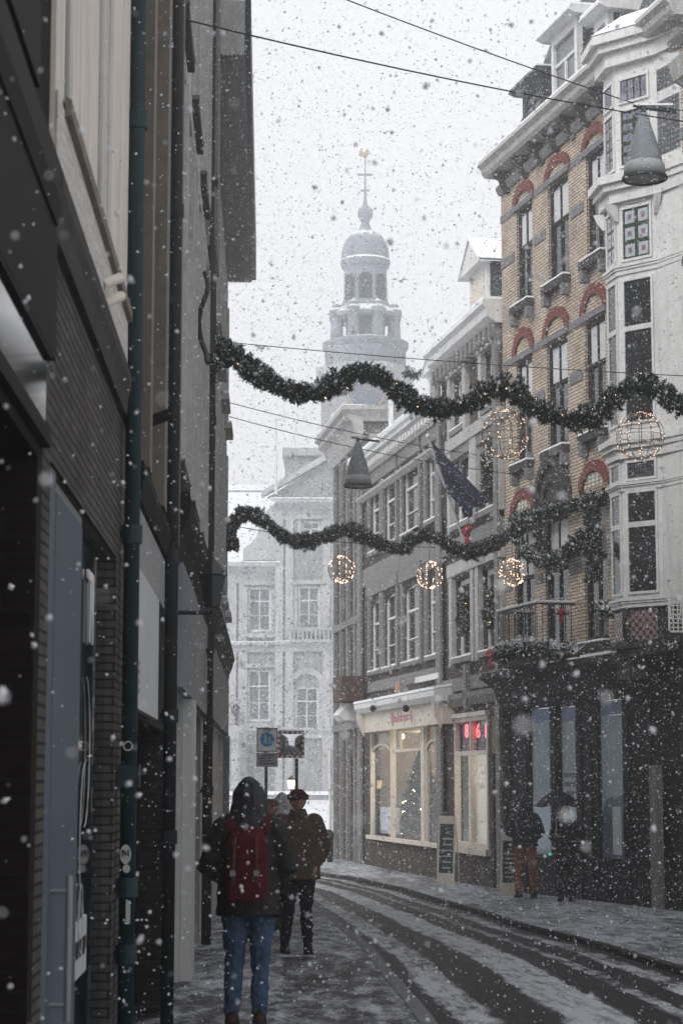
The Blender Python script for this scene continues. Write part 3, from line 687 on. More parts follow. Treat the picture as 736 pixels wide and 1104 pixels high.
# 3: grey plaster house -------------------------------------------------------------
C0, C1 = 16.6, 26.0
bC = thing('grey_plaster_house', Lf.w(21, -.2, gz(-1, 21)), 'grey plaster house with dark projecting cornice over pale blue and grey shop panels', 'house')
hc = [(17.6, 18.9, 4.4, 7.6), (20.2, 21.5, 4.4, 7.6), (22.8, 24.1, 4.4, 7.6), (17.6, 18.9, 8.6, 11.4), (20.2, 21.5, 8.6, 11.4), (22.8, 24.1, 8.6, 11.4), (17.0, 19.2, -.3, 2.38), (20.4, 24.6, -.3, 2.38)]
wall_with_holes(Lf, B1, C1, BZ, 14.2, hc, reveal=.22).build('wall', stucco2, bC)
for h in hc[:6]: window(Lf, bC, h, stucco, glassd, rec=.02, fw=.14, trans=(.6,), sill=(.07, .14, darkstone))
m = MB(Lf)
for h in hc[:6]:
    m.box(h[0] - .2, h[0] - .01, .003, .08, h[2], h[3] + .2); m.box(h[1] + .01, h[1] + .2, .003, .08, h[2], h[3] + .2); m.box(h[0] - .3, h[1] + .3, .003, .06, h[3] + .2, h[3] + .36)
m.build('window_surround', stonelt, bC)
m = MB(Lf); m.sweep([(.003, 3.46), (.003, 3.98), (.15, 4.0), (.17, 3.9), (.15, 3.78), (.09, 3.66), (.06, 3.46)], C0, C1); m.build('shop_cornice', blackp, bC)
m = MB(Lf); m.box(C0 + .4, C1, .01, .13, 4.001, 4.03); m.build('cornice_snow', snowm, bC)
m = MB(Lf); m.box(C0 + .4, 20.3, .003, .09, 2.4, 3.45); m.build('fascia_panel', panelblue, bC)['label'] = 'pale blue fascia panel'
m = MB(Lf); m.box(20.32, 25.4, .003, .08, 2.4, 3.45); m.build('fascia_panel', panelgrey, bC)['label'] = 'pale grey fascia panel with a curved pipe'
m = MB(Lf)
for k in range(12): m.box(17.1 + k * .26, 17.115 + k * .26, .09, .1, 2.42, 3.43)
m.build('panel_joint', metal, bC)
m = MB(Lf); m.tube([(23.0, .12, 3.1), (23.5, .12, 3.05), (23.9, .12, 2.85), (24.1, .12, 2.5)], .02, 6); m.build('bent_pipe', blackp, bC)
for h in hc[6:]: window(Lf, bC, h, darkwood, glassd, rec=.12, fw=.09, mull=2, trans=())
m = MB(Lf); m.box(19.3, 20.2, .003, .1, -.4, 2.39); m.build('pale_pillar', signwhite, bC)
m = MB(Lf); m.sweep([(.003, 13.2), (.003, 14.2), (.55, 14.2), (.55, 13.95), (.3, 13.7), (.2, 13.2)], C0, C1); m.build('eaves_cornice', darkwood, bC)
m = MB(Lf); m.box(24.4, 26, .003, .14, 8.2, 14.2); m.build('corner_strip', stone, bC)
pipe(227, .09, .06, 12, 'dark drainpipe beside the garland on the grey plaster house', darkpipe, (1.5, 3.2, 6, 9))
# 4: far house with ribbed eaves ------------------------------------------------------
D0, D1 = 26.3, 38.0
bD = thing('pale_corner_house', Lf.w(32, -.2, gz(-1.5, 32)), 'pale plaster corner house at the street end with deep ribbed eaves', 'house')
hd = [(27.4, 28.7, 4.6, 7.4), (30.2, 31.5, 4.6, 7.4), (33.0, 34.3, 4.6, 7.4), (35.8, 37.0, 4.6, 7.4), (27.4, 28.7, 8.0, 10.2), (30.2, 31.5, 8.0, 10.2), (33.0, 34.3, 8.0, 10.2), (35.8, 37.0, 8.0, 10.2), (28, 32, -.4, 2.4), (33, 37, -.4, 2.4)]
wall_with_holes(Lf, C1, D1, BZ, 11.9, hd, reveal=.2).build('wall', stucco, bD)
for h in hd[:8]: window(Lf, bD, h, whitep, glassd, rec=.05, fw=.12, trans=(.6,), sill=(.14, .1, stonelt))
for h in hd[8:]: window(Lf, bD, h, darkwood, glassd, rec=.12, fw=.1, mull=2, trans=())
m = MB(Lf)
for h in hd[:8]: m.box(h[0] - .16, h[0] - .01, .003, .05, h[2], h[3] + .2); m.box(h[1] + .01, h[1] + .16, .003, .05, h[2], h[3] + .2)
m.build('window_surround', stonelt, bD)
m = MB(Lf); m.sweep([(.003, 3.44), (.003, 3.98), (.16, 3.98), (.18, 3.88), (.13, 3.72), (.08, 3.6), (.06, 3.44)], D0, D1 + .1); m.build('shop_cornice', darkstone, bD)
m = MB(Lf); m.box(D0, D1 + .1, .02, .15, 3.982, 4.04); m.build('cornice_snow', snowm, bD)
m = MB(Lf); m.box(D0 + .3, D1 - .2, .003, .08, 2.45, 3.42); m.build('fascia_panel', panelgrey, bD)
m = MB(Lf); m.box(D1 - 1, D1 - .02, .003, .1, -.8, 2.44); m.build('corner_pillar', stone, bD)
m = MB(Lf); m.box(D0 - .6, D1, .003, .46, 11.15, 11.9); m.build('eaves_box', stonelt, bD)
m = MB(Lf)
for k in range(7): m.box(D0 - .6, D1 + .002, .06 + k * .055, .085 + k * .055, 11.135, 11.15)
m.build('eaves_rib', stonelt, bD)
m = MB(Lf); m.box(D0 - .6, D1 + .05, .46, .54, 11.2, 11.98); m.build('gutter', tealpipe, bD)
m = MB(Lf); m.box(D0, D1, -6, -.35, 11.6, 11.9); m.face([(D1, 0, BZ), (D1, -6, BZ), (D1, -6, 11.6), (D1, 0, 11.6)]); m.build('side_wall', stucco2, bD)
lan = thing('street_lantern_bracket', Lf.w(27.5, .1, 4.9), 'small dark wall lantern above the shop cornice on the pale corner house', 'lantern')
q = Lf.hit(229, 628, .35); c = (q[0], .35, q[1])
m = MB(Lf); m.lathe([(.07, c[2] - .2), (.12, c[2] + .05), (.14, c[2] + .06), (.02, c[2] + .2)], (c[0], c[1], 0), 6); m.build('lamp_housing', darkmetal, lan)
m = MB(Lf); m.tube([(c[0], 0, c[2] - .25), (c[0], .35, c[2] - .25), (c[0], .35, c[2] - .2)], .02, 6); m.build('bracket', darkmetal, lan)
orn = thing('ornate_bracket', Lf.w(24.6, .05, 6.8), 'dark scrolled iron bracket above the garland end on the grey plaster house', 'bracket')
q = Lf.hit(217, 340, .1); m = MB(Lf); c = q
m.tube([(c[0] + .12 * math.sin(k * .7), .12 + .05 * math.cos(k * .7), c[1] - .5 + k * .09) for k in range(12)], .03, 6); m.build('scroll', darkmetal, orn)

# ------------------------------------------------------------------ right row of houses
P0, P1, P2, P3 = (-.17, 62.0), (.58, 57.0), (2.39, 47.4), (3.41, 42.0)
def fr2(a, b): return Frame(a[0], a[1], b[0] - a[0], b[1] - a[1])
G0, G1, G2 = fr2(P0, P1), fr2(P1, P2), fr2(P2, P3)
Yf = Frame(P3[0], P3[1], .268, -1.0)
def dist(a, b): return math.hypot(a[0] - b[0], a[1] - b[1])
L0, L1, L2 = dist(P0, P1), dist(P1, P2), dist(P2, P3)
BZ = -1.3
def px_box(m, F, uL, uR, vT, vB, n0, n1, k=0.0):
    um, vm = (uL + uR) / 2, (vT + vB) / 2
    a = F.hit(uL, vm, k)[0]; b = F.hit(uR, vm, k)[0]; m.box(a, b, n0, n1, F.hit(um, vB, k)[1], F.hit(um, vT, k)[1]); return (a + b) / 2, F.hit(um, vm, k)[1]

# ---- G0 tall far wing
gA = thing('corner_house', G0.w(L0 / 2, -2, -.7), 'tall narrow far wing of the grey row with a white cornice turning the corner', 'house')
zC0 = G1.hit(391, 441)[1]; zC0 = at(381, 441, 57.2).z
h0 = []
for s_ in (.45, 1.75, 3.0):
    for z0_, z1_ in ((3.4, 5.7), (6.5, 8.7)): h0.append((s_, s_ + .8, z0_, z1_))
h0 += [(3.0, 4.2, .1, 2.3)]
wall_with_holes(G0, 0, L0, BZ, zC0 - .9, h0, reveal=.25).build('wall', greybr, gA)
for h in h0: window(G0, gA, h, stonelt, glassd, rec=.15, fw=.08, trans=(.6,))
m = MB(G0)
for s_ in (.0, 1.35, 2.65, 4.0, L0 - .35): m.box(s_ + .03, s_ + .3, .003, .1, BZ, zC0 - .95)
for z in (3.1, 6.1): m.box(0, L0, .003, .12, z, z + .2)
m.build('stone_strip', stone, gA)
m = MB(G0); z = zC0
m.sweep([(.003, z - 1.0), (.003, z), (.62, z), (.62, z - .14), (.5, z - .2), (.5, z - .34), (.32, z - .45), (.2, z - .8), (.12, z - 1.0)], -.4, L0 + .3); m.build('cornice', stonelt, gA)
m = MB(G0); m.box(-.4, L0 + .3, -.1, .6, zC0 + .002, zC0 + .05); m.build('cornice_snow', snowm, gA)
# its flank above the lower neighbour
Fk = Frame(P1[0] - .10, P1[1] - .05, 1, 0)
m = MB(Fk); m.box(0, 5, -.3, 0, BZ + 6, zC0 - .45); m.build('flank_wall', stone, gA)
m = MB(Fk); z = zC0
m.sweep([(-.3, z - .42), (-.3, z), (.42, z), (.42, z - .12), (.25, z - .3), (.2, z - .42)], -.45, 1.25); m.sweep([(.003, z - 1.05), (.003, z - .78), (.12, z - .78), (.12, z - 1.05)], .3, 1.1); m.build('flank_cornice', stonelt, gA)
m = MB(Fk); q = at(418, 455, 56.9).x - (P1[0] - .10); m.box(q, q + .14, .43, .6, z - 1.6, z + .3); m.build('chimney_post', whitep, gA)
# ---- G1 grey stone house with bakery
gB = thing('grey_stone_house', G1.w(L1 / 2, -2, -.7), 'grey stone row house with dentil cornice and white sashes over the lit bakery window', 'house')
zc1 = G1.hit(415, 468, .3)[1]
colsU = [(400, 411), (415, 428), (435, 453), (461, 477)]
colsL = [(400, 411), (415, 429), (436, 454), (462, 477)]
hU = holes_px(G1, colsU, (520, 508, 500, 491), (583, 583, 577, 572))
hL = holes_px(G1, colsL, (637, 633, 632, 629), (721, 718, 714, 711))
sB0, sB1 = G1.hit(401, 850)[0], G1.hit(477, 850)[0]
zsT, zsB = G1.hit(430, 787)[1], G1.hit(430, 904)[1]
holeB = (sB0, sB1, zsB, zsT)
wall_with_holes(G1, 0, L1, BZ, zc1, hU + hL + [holeB], reveal=.25).build('wall', greybr, gB)
for h in hU + hL: window(G1, gB, h, whitep, glassd, rec=.06, fw=.1, mull=0, trans=(.66, .3), sill=(.12, .1, stone))
m = MB(G1)
edges = [0.02] + [x for a, b in zip(hU, hU[1:]) for x in ((a[1] + b[0]) / 2 - .12,)] + [L1 - .3]
for h, g in zip(hU, hL):
    for q in (h, g):
        m.box(q[0] - .2, q[0] - .01, .003, .07, q[2] - .1, q[3] + .1); m.box(q[1] + .01, q[1] + .2, .003, .07, q[2] - .1, q[3] + .1)
        m.box(q[0] - .26, q[1] + .26, .003, .1, q[3] + .1, q[3] + .42)
zq = (hU[0][2] + hL[0][3]) / 2
m.box(.0, L1, .003, .05, zq - .2, zq + .3); m.box(0, L1, .003, .06, hL[0][2] - .55, hL[0][2] - .28)
for s_ in (.02, L1 - .32): m.box(s_, s_ + .3, .051, .12, BZ, zc1 - 1.15)
m.build('stone_dressing', stone, gB)
m = MB(G1)
for q in hU + hL: m.prism([(q[0] + .0, q[3] - .002), (q[0], q[3] - .25), (q[0] + .12, q[3] - .1), ((q[0] + q[1]) / 2, q[3] - .03), (q[1] - .12, q[3] - .1), (q[1], q[3] - .25), (q[1], q[3] - .002)], -.05, -.0)
m.build('arched_head', darkstone, gB)
m = MB(G1); z = zc1
m.sweep([(.003, z - .35), (.003, z), (.4, z), (.4, z - .1), (.33, z - .16), (.33, z - .24), (.2, z - .26), (.2, z - .35)], -.1, L1 - .02); m.build('cornice', whitep, gB)
m = MB(G1); k = .1
while k < L1 - .2: m.box(k, k + .16, .003, .28, z - .5, z - .352); k += .36
m.build('dentils', whitep, gB)
m = MB(G1); m.box(0, L1 - .02, .003, .16, z - .58, z - .5); m.sweep([(.003, z - 1.25), (.003, z - 1.1), (.18, z - 1.1), (.18, z - 1.16), (.08, z - 1.25)], 0, L1); m.build('lower_moulding', stonelt, gB)
m = MB(G1); m.box(-.1, L1 - .05, -.1, .4, z + .003, z + .06); m.build('cornice_snow', snowm, gB)
m = MB(G1); m.face([(0.4, -.1, z), (L1, -.1, z), (L1, -4, z + 2.6), (0.4, -4, z + 2.6)]); m.build('roof', slate, gB)
dm = MB(G1); a = G1.hit(459, 420, -.2)[0]; b = G1.hit(473, 420, -.2)[0]; zt0, zt1 = G1.hit(466, 432, -.2)[1], G1.hit(466, 399, -.2)[1]; zp_ = G1.hit(466, 381, -.2)[1]
dm.box(a, b, -2.2, -.25, zt0 - .5, zt1); dm = dm.build('dormer', whitep, gB)
m = MB(G1); m.prism([(a - .1, zt1), (b + .1, zt1), ((a + b) / 2, zp_)], -2.2, -.12); m.build('dormer_gable', whitep, dm)
m = MB(G1); c = (a + b) / 2
for (e, o_) in ((a - .16, -1), (b + .16, 1)): m.face([(e, -.08, zt1 - .04), (c, -.08, zp_ + .05), (c, -2.2, zp_ + .05), (e, -2.2, zt1 - .04)])
m.build('dormer_snow', snowm, dm)
m = MB(G1); m.face([(a + .25, -.245, zt0), (b - .2, -.245, zt0), (b - .2, -.245, zt1 - .15), (a + .25, -.245, zt1 - .15)]); m.build('dormer_pane', glassd, dm)
# bakery front
bk = MB(G1); u0 = G1.hit(385, 770, .45)[0]; u1 = G1.hit(470, 765, .45)[0]; zf0, zf1 = G1.hit(428, 786, .3)[1], G1.hit(428, 764, .3)[1]
bk.box(u0, u1, .02, .3, zf0, zf1); bk = bk.build('bakery_fascia', creamp, gB)
m = MB(G1); z = zf1; m.sweep([(.003, z), (.003, z + .34), (.52, z + .26), (.52, z + .12), (.42, z)], u0 - .1, u1 + .1); m.build('fascia_cornice', whitep, bk)
m = MB(G1); m.sweep([(.0, z + .36), (.0, z + .42), (.54, z + .33), (.54, z + .265)], u0 - .1, u1 + .1); m.build('fascia_snow', snowm, bk)
m = MB(G1)
for s_ in (u0 + .1, u1 - .25): m.sweep([(.3, zf0 - .1), (.3, zf1), (.5, zf1), (.46, zf1 - .3), (.36, zf0)], s_, s_ + .15)
m.build('scroll_bracket', creamp, bk)
lettering(G1, (u0 + u1) / 2 + .3, .31, (zf0 + zf1) / 2 + .02, 'Bakkerij', .34, pm('pink_lettering', (.42, .14, .19), .6), bk, squash=2.3)
m = MB(G1)
for uu in (404.5, 440): c = (G1.hit(uu, 765, .5)[0], G1.hit(uu, 764, .5)[1]); m.ball((c[0], .56, c[1]), .09)
m.build('fascia_spotlight', blackp, bk)
# bow of glass: frame bars
SB = [(401, 422), (424, 456), (459.5, 477)]
m = MB(G1); bars = []
for l, r in SB:
    a, b = G1.hit(l, 850)[0], G1.hit(r, 850)[0]; bars.append((a, b))
    m.box(a, a + .07, -.06, .02, zsB, zsT); m.box(b - .07, b, -.06, .02, zsB, zsT)
ztr = G1.hit(430, 811)[1]
m.box(bars[1][0], bars[1][1], -.06, .02, ztr, ztr + .07)
for i in (0, 2):
    a, b = bars[i]; m.ring((a + b) / 2, ztr - .02, (b - a) / 2 - .02, .28, .06, -.06, .02, 10)
for i in (0,): pass
m.box(bars[0][0], bars[0][0] + .12, -.06, .05, zsB, zsT); m.box(bars[1][1] + .0, bars[2][0], -.1, .06, zsB - .1, zsT)
wf = m.build('shop_window_frame', creamp, gB)
m = MB(G1); m.sweep([(-.1, zsB - .1), (-.1, zsB), (.16, zsB), (.16, zsB - .1)], sB0 - .1, sB1 + .05); m.build('shop_sill', creamp, wf)
m = MB(G1); m.face([(sB0, -.03, zsB), (sB1, -.03, zsB), (sB1, -.03, zsT), (sB0, -.03, zsT)]); m.build('shop_pane', glassc, wf)
m = MB(G1)                                            # room behind the glass
m.face([(sB0 - .2, -2.6, BZ), (sB1 + .6, -2.6, BZ), (sB1 + .6, -2.6, zsT), (sB0 - .2, -2.6, zsT)])
m.face([(sB0 - .2, -.26, BZ), (sB0 - .2, -2.6, BZ), (sB0 - .2, -2.6, zsT), (sB0 - .2, -.26, zsT)]); m.face([(sB1 + .6, -.26, BZ), (sB1 + .6, -2.6, BZ), (sB1 + .6, -2.6, zsT), (sB1 + .6, -.26, zsT)])
m.face([(sB0 - .2, -.26, zsT), (sB1 + .6, -.26, zsT), (sB1 + .6, -2.6, zsT), (sB0 - .2, -2.6, zsT)]); m.face([(sB0 - .2, -.26, zsB - .1), (sB1 + .6, -.26, zsB - .1), (sB1 + .6, -2.6, zsB - .1), (sB0 - .2, -2.6, zsB - .1)])
m.build('shop_room', inside, gB)
m = MB(G1); k = sB0 + .1
while k < sB1:
    if not (bars[1][0] < k < bars[1][1]): m.tube([(k, -.22, ztr + .1), (k, -.22, zsT - .02)], .055, 6)
    k += .15
m.build('pleated_curtain', pm('cream_curtain', (.55, .47, .36), .9, .15, 20), gB)
m = MB(G1); k = bars[0][0] + .1
m.box(bars[0][0] + .1, bars[0][1] - .35, -.3, -.2, zsB + .05, zsB + .75); m.box(bars[2][0] + .1, bars[2][1], -.5, -.3, zsB + .05, zsB + .9); m.build('display_shelf', whitep, gB)
m = MB(G1)
for i, (uu, vv) in enumerate(((423.5, 789), (433, 789), (470, 789))):
    c = G1.hit(uu, vv + 3, -.5); m.ball((c[0], -.5, c[1] - .05), .075)
m.build('ceiling_bulb', warm, gB)
for s_ in (3.0, 5.6, 7.6):
    ld = bpy.data.lights.new('shop_lamp', 'POINT'); ld.energy = 75; ld.color = (1, .84, .62); ld.shadow_soft_size = .15
    lo_ = bpy.data.objects.new('shop_lamp', ld); C.objects.link(lo_); lo_.location = G1.w(min(max(s_, sB0 + .3), sB1), -1.2, zsT - .35)
def xmas(F, s_, n_, z0, z1, rad, label):
    t_ = thing('christmas_tree', F.w(s_, n_, z0), label, 'christmas tree'); m = MB(F); rr = random.Random(3); b_ = MB(F)
    for k in range(6500):
        f = rr.random() ** .8; z = z0 + (z1 - z0) * f; r = rad * (1 - f) * (.55 + .45 * rr.random()) * (1 + .15 * math.sin(f * 40)) + .02; a = rr.random() * 2 * PI
        c = Vector((s_ + r * math.cos(a), n_ + r * math.sin(a), z)); d = Vector((math.cos(a), math.sin(a), -.3)) * .1; u_ = Vector((-math.sin(a), math.cos(a), rr.uniform(-.6, .6))) * .03
        m.face([c - u_, c + u_, c + d])
    for k in range(45):
        f = rr.random(); z = z0 + (z1 - z0) * f; r = rad * (1 - f) + .02; a = rr.random() * 2 * PI; b_.ball((s_ + r * math.cos(a), n_ + r * math.sin(a), z), .014, 5, 3)
    m.build('branches', leafm, t_); b_.build('tree_lights', warm2, t_); m = MB(F); m.tube([(s_, n_, z0 - .1), (s_, n_, z1 - .1)], [.04, .01]); m.build('trunk', darkwood, t_)
q = G1.hit(436, 850, -.5); xmas(G1, q[0] + .1, -.95, zsB - .08, zsB + 2.3, .82, 'christmas tree with small warm lights standing inside the bakery window')
# details between floors
m = MB(G1); c = px_box(m, G1, 455, 480, 728, 734, .1, .18); tag(m.build('awning_case', whitep), 'white rolled awning case fixed to the grey wall above the bakery cornice', 'awning')
m = MB(G1); c = G1.hit(432, 741, .2); m.lathe([(.0, c[1] + .18), (.09, c[1] + .08), (.11, c[1] - .1), (.07, c[1] - .18), (0, c[1] - .2)], (c[0], .25, 0), 10); m.tube([(c[0], 0, c[1] + .2), (c[0], .25, c[1] + .22)], .015, 5)
tag(m.build('lit_lantern', pm('amber_glass', (.3, .2, .12), .4, .3, 12)), 'small warm lantern hung above the bakery cornice', 'lantern')
m = MB(G0); c = G0.hit(371, 745, .5); m.box(c[0] - .5, c[0] + 1.2, .15, .75, c[1] - .32, c[1] + .36); tag(m.build('hanging_box_sign', pm('brown_sign', (.06, .035, .028), .7)), 'brown square box sign projecting from the corner house', 'sign')
m = MB(G0); c = G0.hit(369, 768, .5); m.sweep([(.1, c[1] - .26), (.1, c[1] + .26), (.5, c[1] + .2), (.75, c[1] - .1), (.6, c[1] - .26)], c[0] - .3, c[0] + 1.0); tag(m.build('folded_awning', whitep), 'folded white canopy under the brown box sign at the corner', 'awning')
m = MB(G0); m.tube([(.2, .2, -.8), (.2, .2, 2.6)], .05, 8); tag(m.build('corner_drainpipe', whitep), 'white drainpipe on the far edge of the corner house', 'drainpipe')

# ---- G2 second stone house
gC = thing('stone_house_with_wreaths', G2.w(L2 / 2, -2, -.7), 'stone house with big white cornice, gabled dormer and wreath-hung windows beside the yellow brick house', 'house')
zc2 = G2.hit(497, 343, .42)[1]
h2a = holes_px(G2, [(490, 503), (524, 536)], (402, 385), (455, 445))
h2b = holes_px(G2, [(490, 511), (518, 540)], (482, 470), (560, 553))
h2c = holes_px(G2, [(492, 512), (521, 541)], (622, 612), (708, 702))
z2r0, z2r1 = G2.hit(510, 914)[1], G2.hit(510, 773)[1]
h2d = [(G2.hit(491, 850)[0], G2.hit(527, 850)[0], z2r0, z2r1), (G2.hit(531, 850)[0], G2.hit(541, 850)[0], BZ + .3, z2r1)]
wall_with_holes(G2, 0, L2, BZ, zc2, h2a + h2b + h2c + h2d, reveal=.3).build('wall', greybr, gC)
for h in h2a + h2b + h2c: window(G2, gC, h, whitep, glassd, rec=.1, fw=.11, mull=0 if h in h2a else 1, trans=(.62,), sill=(.14, .12, stone))
m = MB(G2)
for q in h2a + h2b + h2c:
    m.box(q[0] - .28, q[0] - .01, .003, .12, q[2] - .15, q[3] + .1); m.box(q[1] + .01, q[1] + .28, .003, .12, q[2] - .15, q[3] + .1); m.box(q[0] - .34, q[1] + .34, .003, .15, q[3] + .1, q[3] + .38)
m.build('window_surround', stonelt, gC)
m = MB(G2)
for z in (h2b[0][2] - .6, h2c[0][2] - .75, h2a[0][2] - .7): m.box(0, L2, .003, .1, z, z + .3)
for s_ in (.0, L2 - .32): m.box(s_, s_ + .3, .101, .16, BZ, zc2 - .8)
m.box(L2 * .5 - .12, L2 * .5 + .12, .101, .2, h2c[0][2] - 1.2, h2c[0][2] - .2)
m.sweep([(.003, 3.28), (.003, 3.56), (.2, 3.56), (.2, 3.45), (.1, 3.28)], 0, L2); m.build('stone_course', stone, gC)
m = MB(G2); z = zc2
m.sweep([(.003, z - .5), (.003, z), (.42, z), (.45, z - .12), (.36, z - .2), (.34, z - .36), (.15, z - .5)], -.06, L2 + .02); m.build('cornice', whitep, gC)
m = MB(G2); k = .05
while k < L2 - .2: m.box(k, k + .17, .003, .27, z - .82, z - .505); k += .4
m.build('bracket', stone, gC)
m = MB(G2); m.box(-.06, L2, -.1, .42, z + .003, z + .06); m.build('cornice_snow', snowm, gC)
m = MB(G2); m.face([(0, -.1, z), (L2, -.1, z), (L2, -2.0, z + 2.2), (0, -2.0, z + 2.2)]); m.face([(0, -.1, z), (0, -2, z + 2.2), (0, -4, z + 2.2), (0, -4, z)]); m.build('roof', slate, gC)
a, b = G2.hit(510, 310, -.3)[0], G2.hit(528, 310, -.3)[0]; z0_, z1_, z2_ = z - .1, G2.hit(519, 291, -.3)[1], G2.hit(508, 262, -.1)[1]
dm = MB(G2); dm.box(a, b, -2.6, -.3, z0_, z1_); dm = dm.build('dormer', slate, gC)
m = MB(G2); m.box(a - .02, b + .02, -.3, -.22, z0_, z1_); c = (a + b) / 2; m.prism([(a - .22, z1_), (b + .22, z1_), (c, z2_)], -.32, -.02); m.build('dormer_front', whitep, dm)
m = MB(G2)
for e in (a - .26, b + .26):
    m.face([(e, .02, z1_ - .03), (c, .02, z2_ + .05), (c, -2.6, z2_ + .05), (e, -2.6, z1_ - .03)]); m.face([(e, .02, z1_ + .03), (c, .02, z2_ + .12), (c, -2.6, z2_ + .12), (e, -2.6, z1_ + .03)]); m.face([(e, .02, z1_ - .03), (c, .02, z2_ + .05), (c, .02, z2_ + .12), (e, .02, z1_ + .03)])
m.build('dormer_snow', snowm, dm)
m = MB(G2); m.face([(a + .15, -.215, z0_ + .2), (b - .15, -.215, z0_ + .2), (b - .15, -.215, z1_ - .15), (a + .15, -.215, z1_ - .15)]); m.build('dormer_shutter', creamp, dm)
m = MB(G2); a2 = G2.hit(486, 345, -.4)[0]; m.prism([(a2, z), (a2 + 1.3, z), (a2 + .65, z + .55)], -2, -.3); m.build('small_dormer', slate, gC)
# lit window with red numerals
h = h2d[0]; zt_ = G2.hit(510, 812)[1]
m = MB(G2); w_ = .09; a, b, c, d = h
for x in (a, (a + b) / 2 - w_ / 2, b - w_): m.box(x, x + w_, -.1, .03, c, d)
for zz in (c, zt_ - .05, d - .09): m.box(a + w_, (a + b) / 2 - w_ / 2, -.1, .03, zz, zz + .1); m.box((a + b) / 2 + w_ / 2, b - w_, -.1, .03, zz, zz + .1)
wf = m.build('lit_window_frame', creamp, gC); m = MB(G2); m.box(a - .12, b + .12, -.1, .12, c - .14, c - .003); m.box(a - .1, b + .1, -.1, .1, d + .003, d + .1); m.build('window_sill', creamp, wf)
m = MB(G2); m.face([(a, -.06, c), (b, -.06, c), (b, -.06, d), (a, -.06, d)]); m.build('pane', glassc, wf)
m = MB(G2); m.box(a, b, -.2, -.13, zt_ + .03, d); m.build('numeral_board', pm('maroon_board', (.05, .012, .016), .6), wf)
for uu, s_ in ((502.8, '8'), (515.2, '6'), (523.5, '1')):
    q = G2.hit(uu, 790, -.12); lettering(G2, q[0], -.12, q[1] + .02, s_, .44, neon, wf, 'red_numeral', squash=1.5)
m = MB(G2); m.face([(a - .1, -1.6, c - .3), (b + .4, -1.6, c - .3), (b + .4, -1.6, d), (a - .1, -1.6, d)]); m.face([(a - .1, -.3, c), (b + .4, -.3, c), (b + .4, -1.6, c), (a - .1, -1.6, c)]); m.face([(b + .4, -.31, c), (b + .4, -1.6, c), (b + .4, -1.6, d), (b + .4, -.31, d)]); m.face([(a - .1, -.31, c), (a - .1, -1.6, c), (a - .1, -1.6, d), (a - .1, -.31, d)]); m.face([(a, -.3, zt_), (b, -.3, zt_), (b, -1.6, zt_), (a, -1.6, zt_)]); m.build('lit_room', whitep, wf)
m = MB(G2); q = G2.hit(502, 820, -.5); m.tube([(q[0], -.5, G2.hit(502, 872, -.5)[1]), (q[0], -.5, G2.hit(502, 828, -.5)[1])], .045, 8); m.build('light_tube', tube, wf)
ld = bpy.data.lights.new('window_lamp', 'POINT'); ld.energy = 45; ld.color = (1, .86, .68); ld.shadow_soft_size = .2; lo_ = bpy.data.objects.new('window_lamp', ld); C.objects.link(lo_); lo_.location = G2.w((a + b) / 2 + .2, -.9, zt_ - .3)
m = MB(G2); h = h2d[1]; m.box(h[0] + .01, h[1] - .01, -.25, -.2, BZ, 1.9); m.build('door', darkwood, gC); m = MB(G2); m.box(h[0] + .01, h[1] - .01, -.25, -.2, 1.95, h[3]); m.build('fanlight', glassd, gC)
m = MB(G2); q = G2.hit(536, 787, .02); m.box(q[0] - .3, q[0] + .25, .02, .06, q[1] - .5, q[1] + .3); m.build('gilded_panel', pm('dark_gilt', (.14, .1, .05), .6, .6, 8), gC)

# ---- yellow brick house
yB = thing('yellow_brick_house', Yf.w(4, -2, -.7), 'yellow brick house with red arches, bracketed cornice and black shop front', 'house')
U = lambda u, v, n=0: Yf.hit(u, v, n)[0]
Z = lambda u, v, n=0: Yf.hit(u, v, n)[1]
LY = 24.5
sJ = U(656, 400) + .1                                  # where the oriel stands
zcy = Z(583, 114, .5)
top = holes_px(Yf, [(557, 574), (591, 613), (632, 653)], (224, 192, 158), (328, 304, 275))
mid = holes_px(Yf, [(557, 574), (590, 612), (631, 653)], (390, 366, 335), (498, 482, 470))
low = holes_px(Yf, [(555, 576), (588, 613), (630, 655)], (566, 556, 540), (706, 703, 690))
zsh = Z(590, 722)
shop = [(U(569, 830), U(594, 830), Z(580, 925), Z(580, 760)), (U(601, 830), U(621, 830), Z(610, 925), Z(610, 758)), (U(643, 830), U(672, 830), Z(657, 930), Z(657, 750))]
s_bay0 = U(655, 300); s_bayN = Yf.hit(733, 450)[0]
far = [(s_bayN + 2.2 + k * 2.6, s_bayN + 3.5 + k * 2.6, z0_, z0_ + 2.4) for k in range(4) for z0_ in (3.5, 7.2, 10.6)]
wall_with_holes(Yf, 0, s_bayN + .9, zsh, zcy - .3, top + mid + low, reveal=.3).build('wall', yellowb, yB)
wall_with_holes(Yf, 0, s_bayN + .9, BZ, zsh, shop, reveal=.25).build('shop_wall', blackp, yB)
for row, nm in ((top, 't'), (mid, 'm'), (low, 'l')):
    for h in row: window(Yf, yB, h, darkwood, glassd, rec=.05, fw=.12, mull=1, trans=(.6,), blind_sheen=.36, sill=(.17, .16, darkstone))
m = MB(Yf)
for row in (top, mid):
    for h in row:
        m.box(h[0] - .13, h[1] + .13, .003, .06, h[3], h[3] + .12)
        m.box(h[0] - .05, h[0] + .1, .01, .16, h[2] - .4, h[2] - .165); m.box(h[1] - .1, h[1] + .05, .01, .16, h[2] - .4, h[2] - .165)
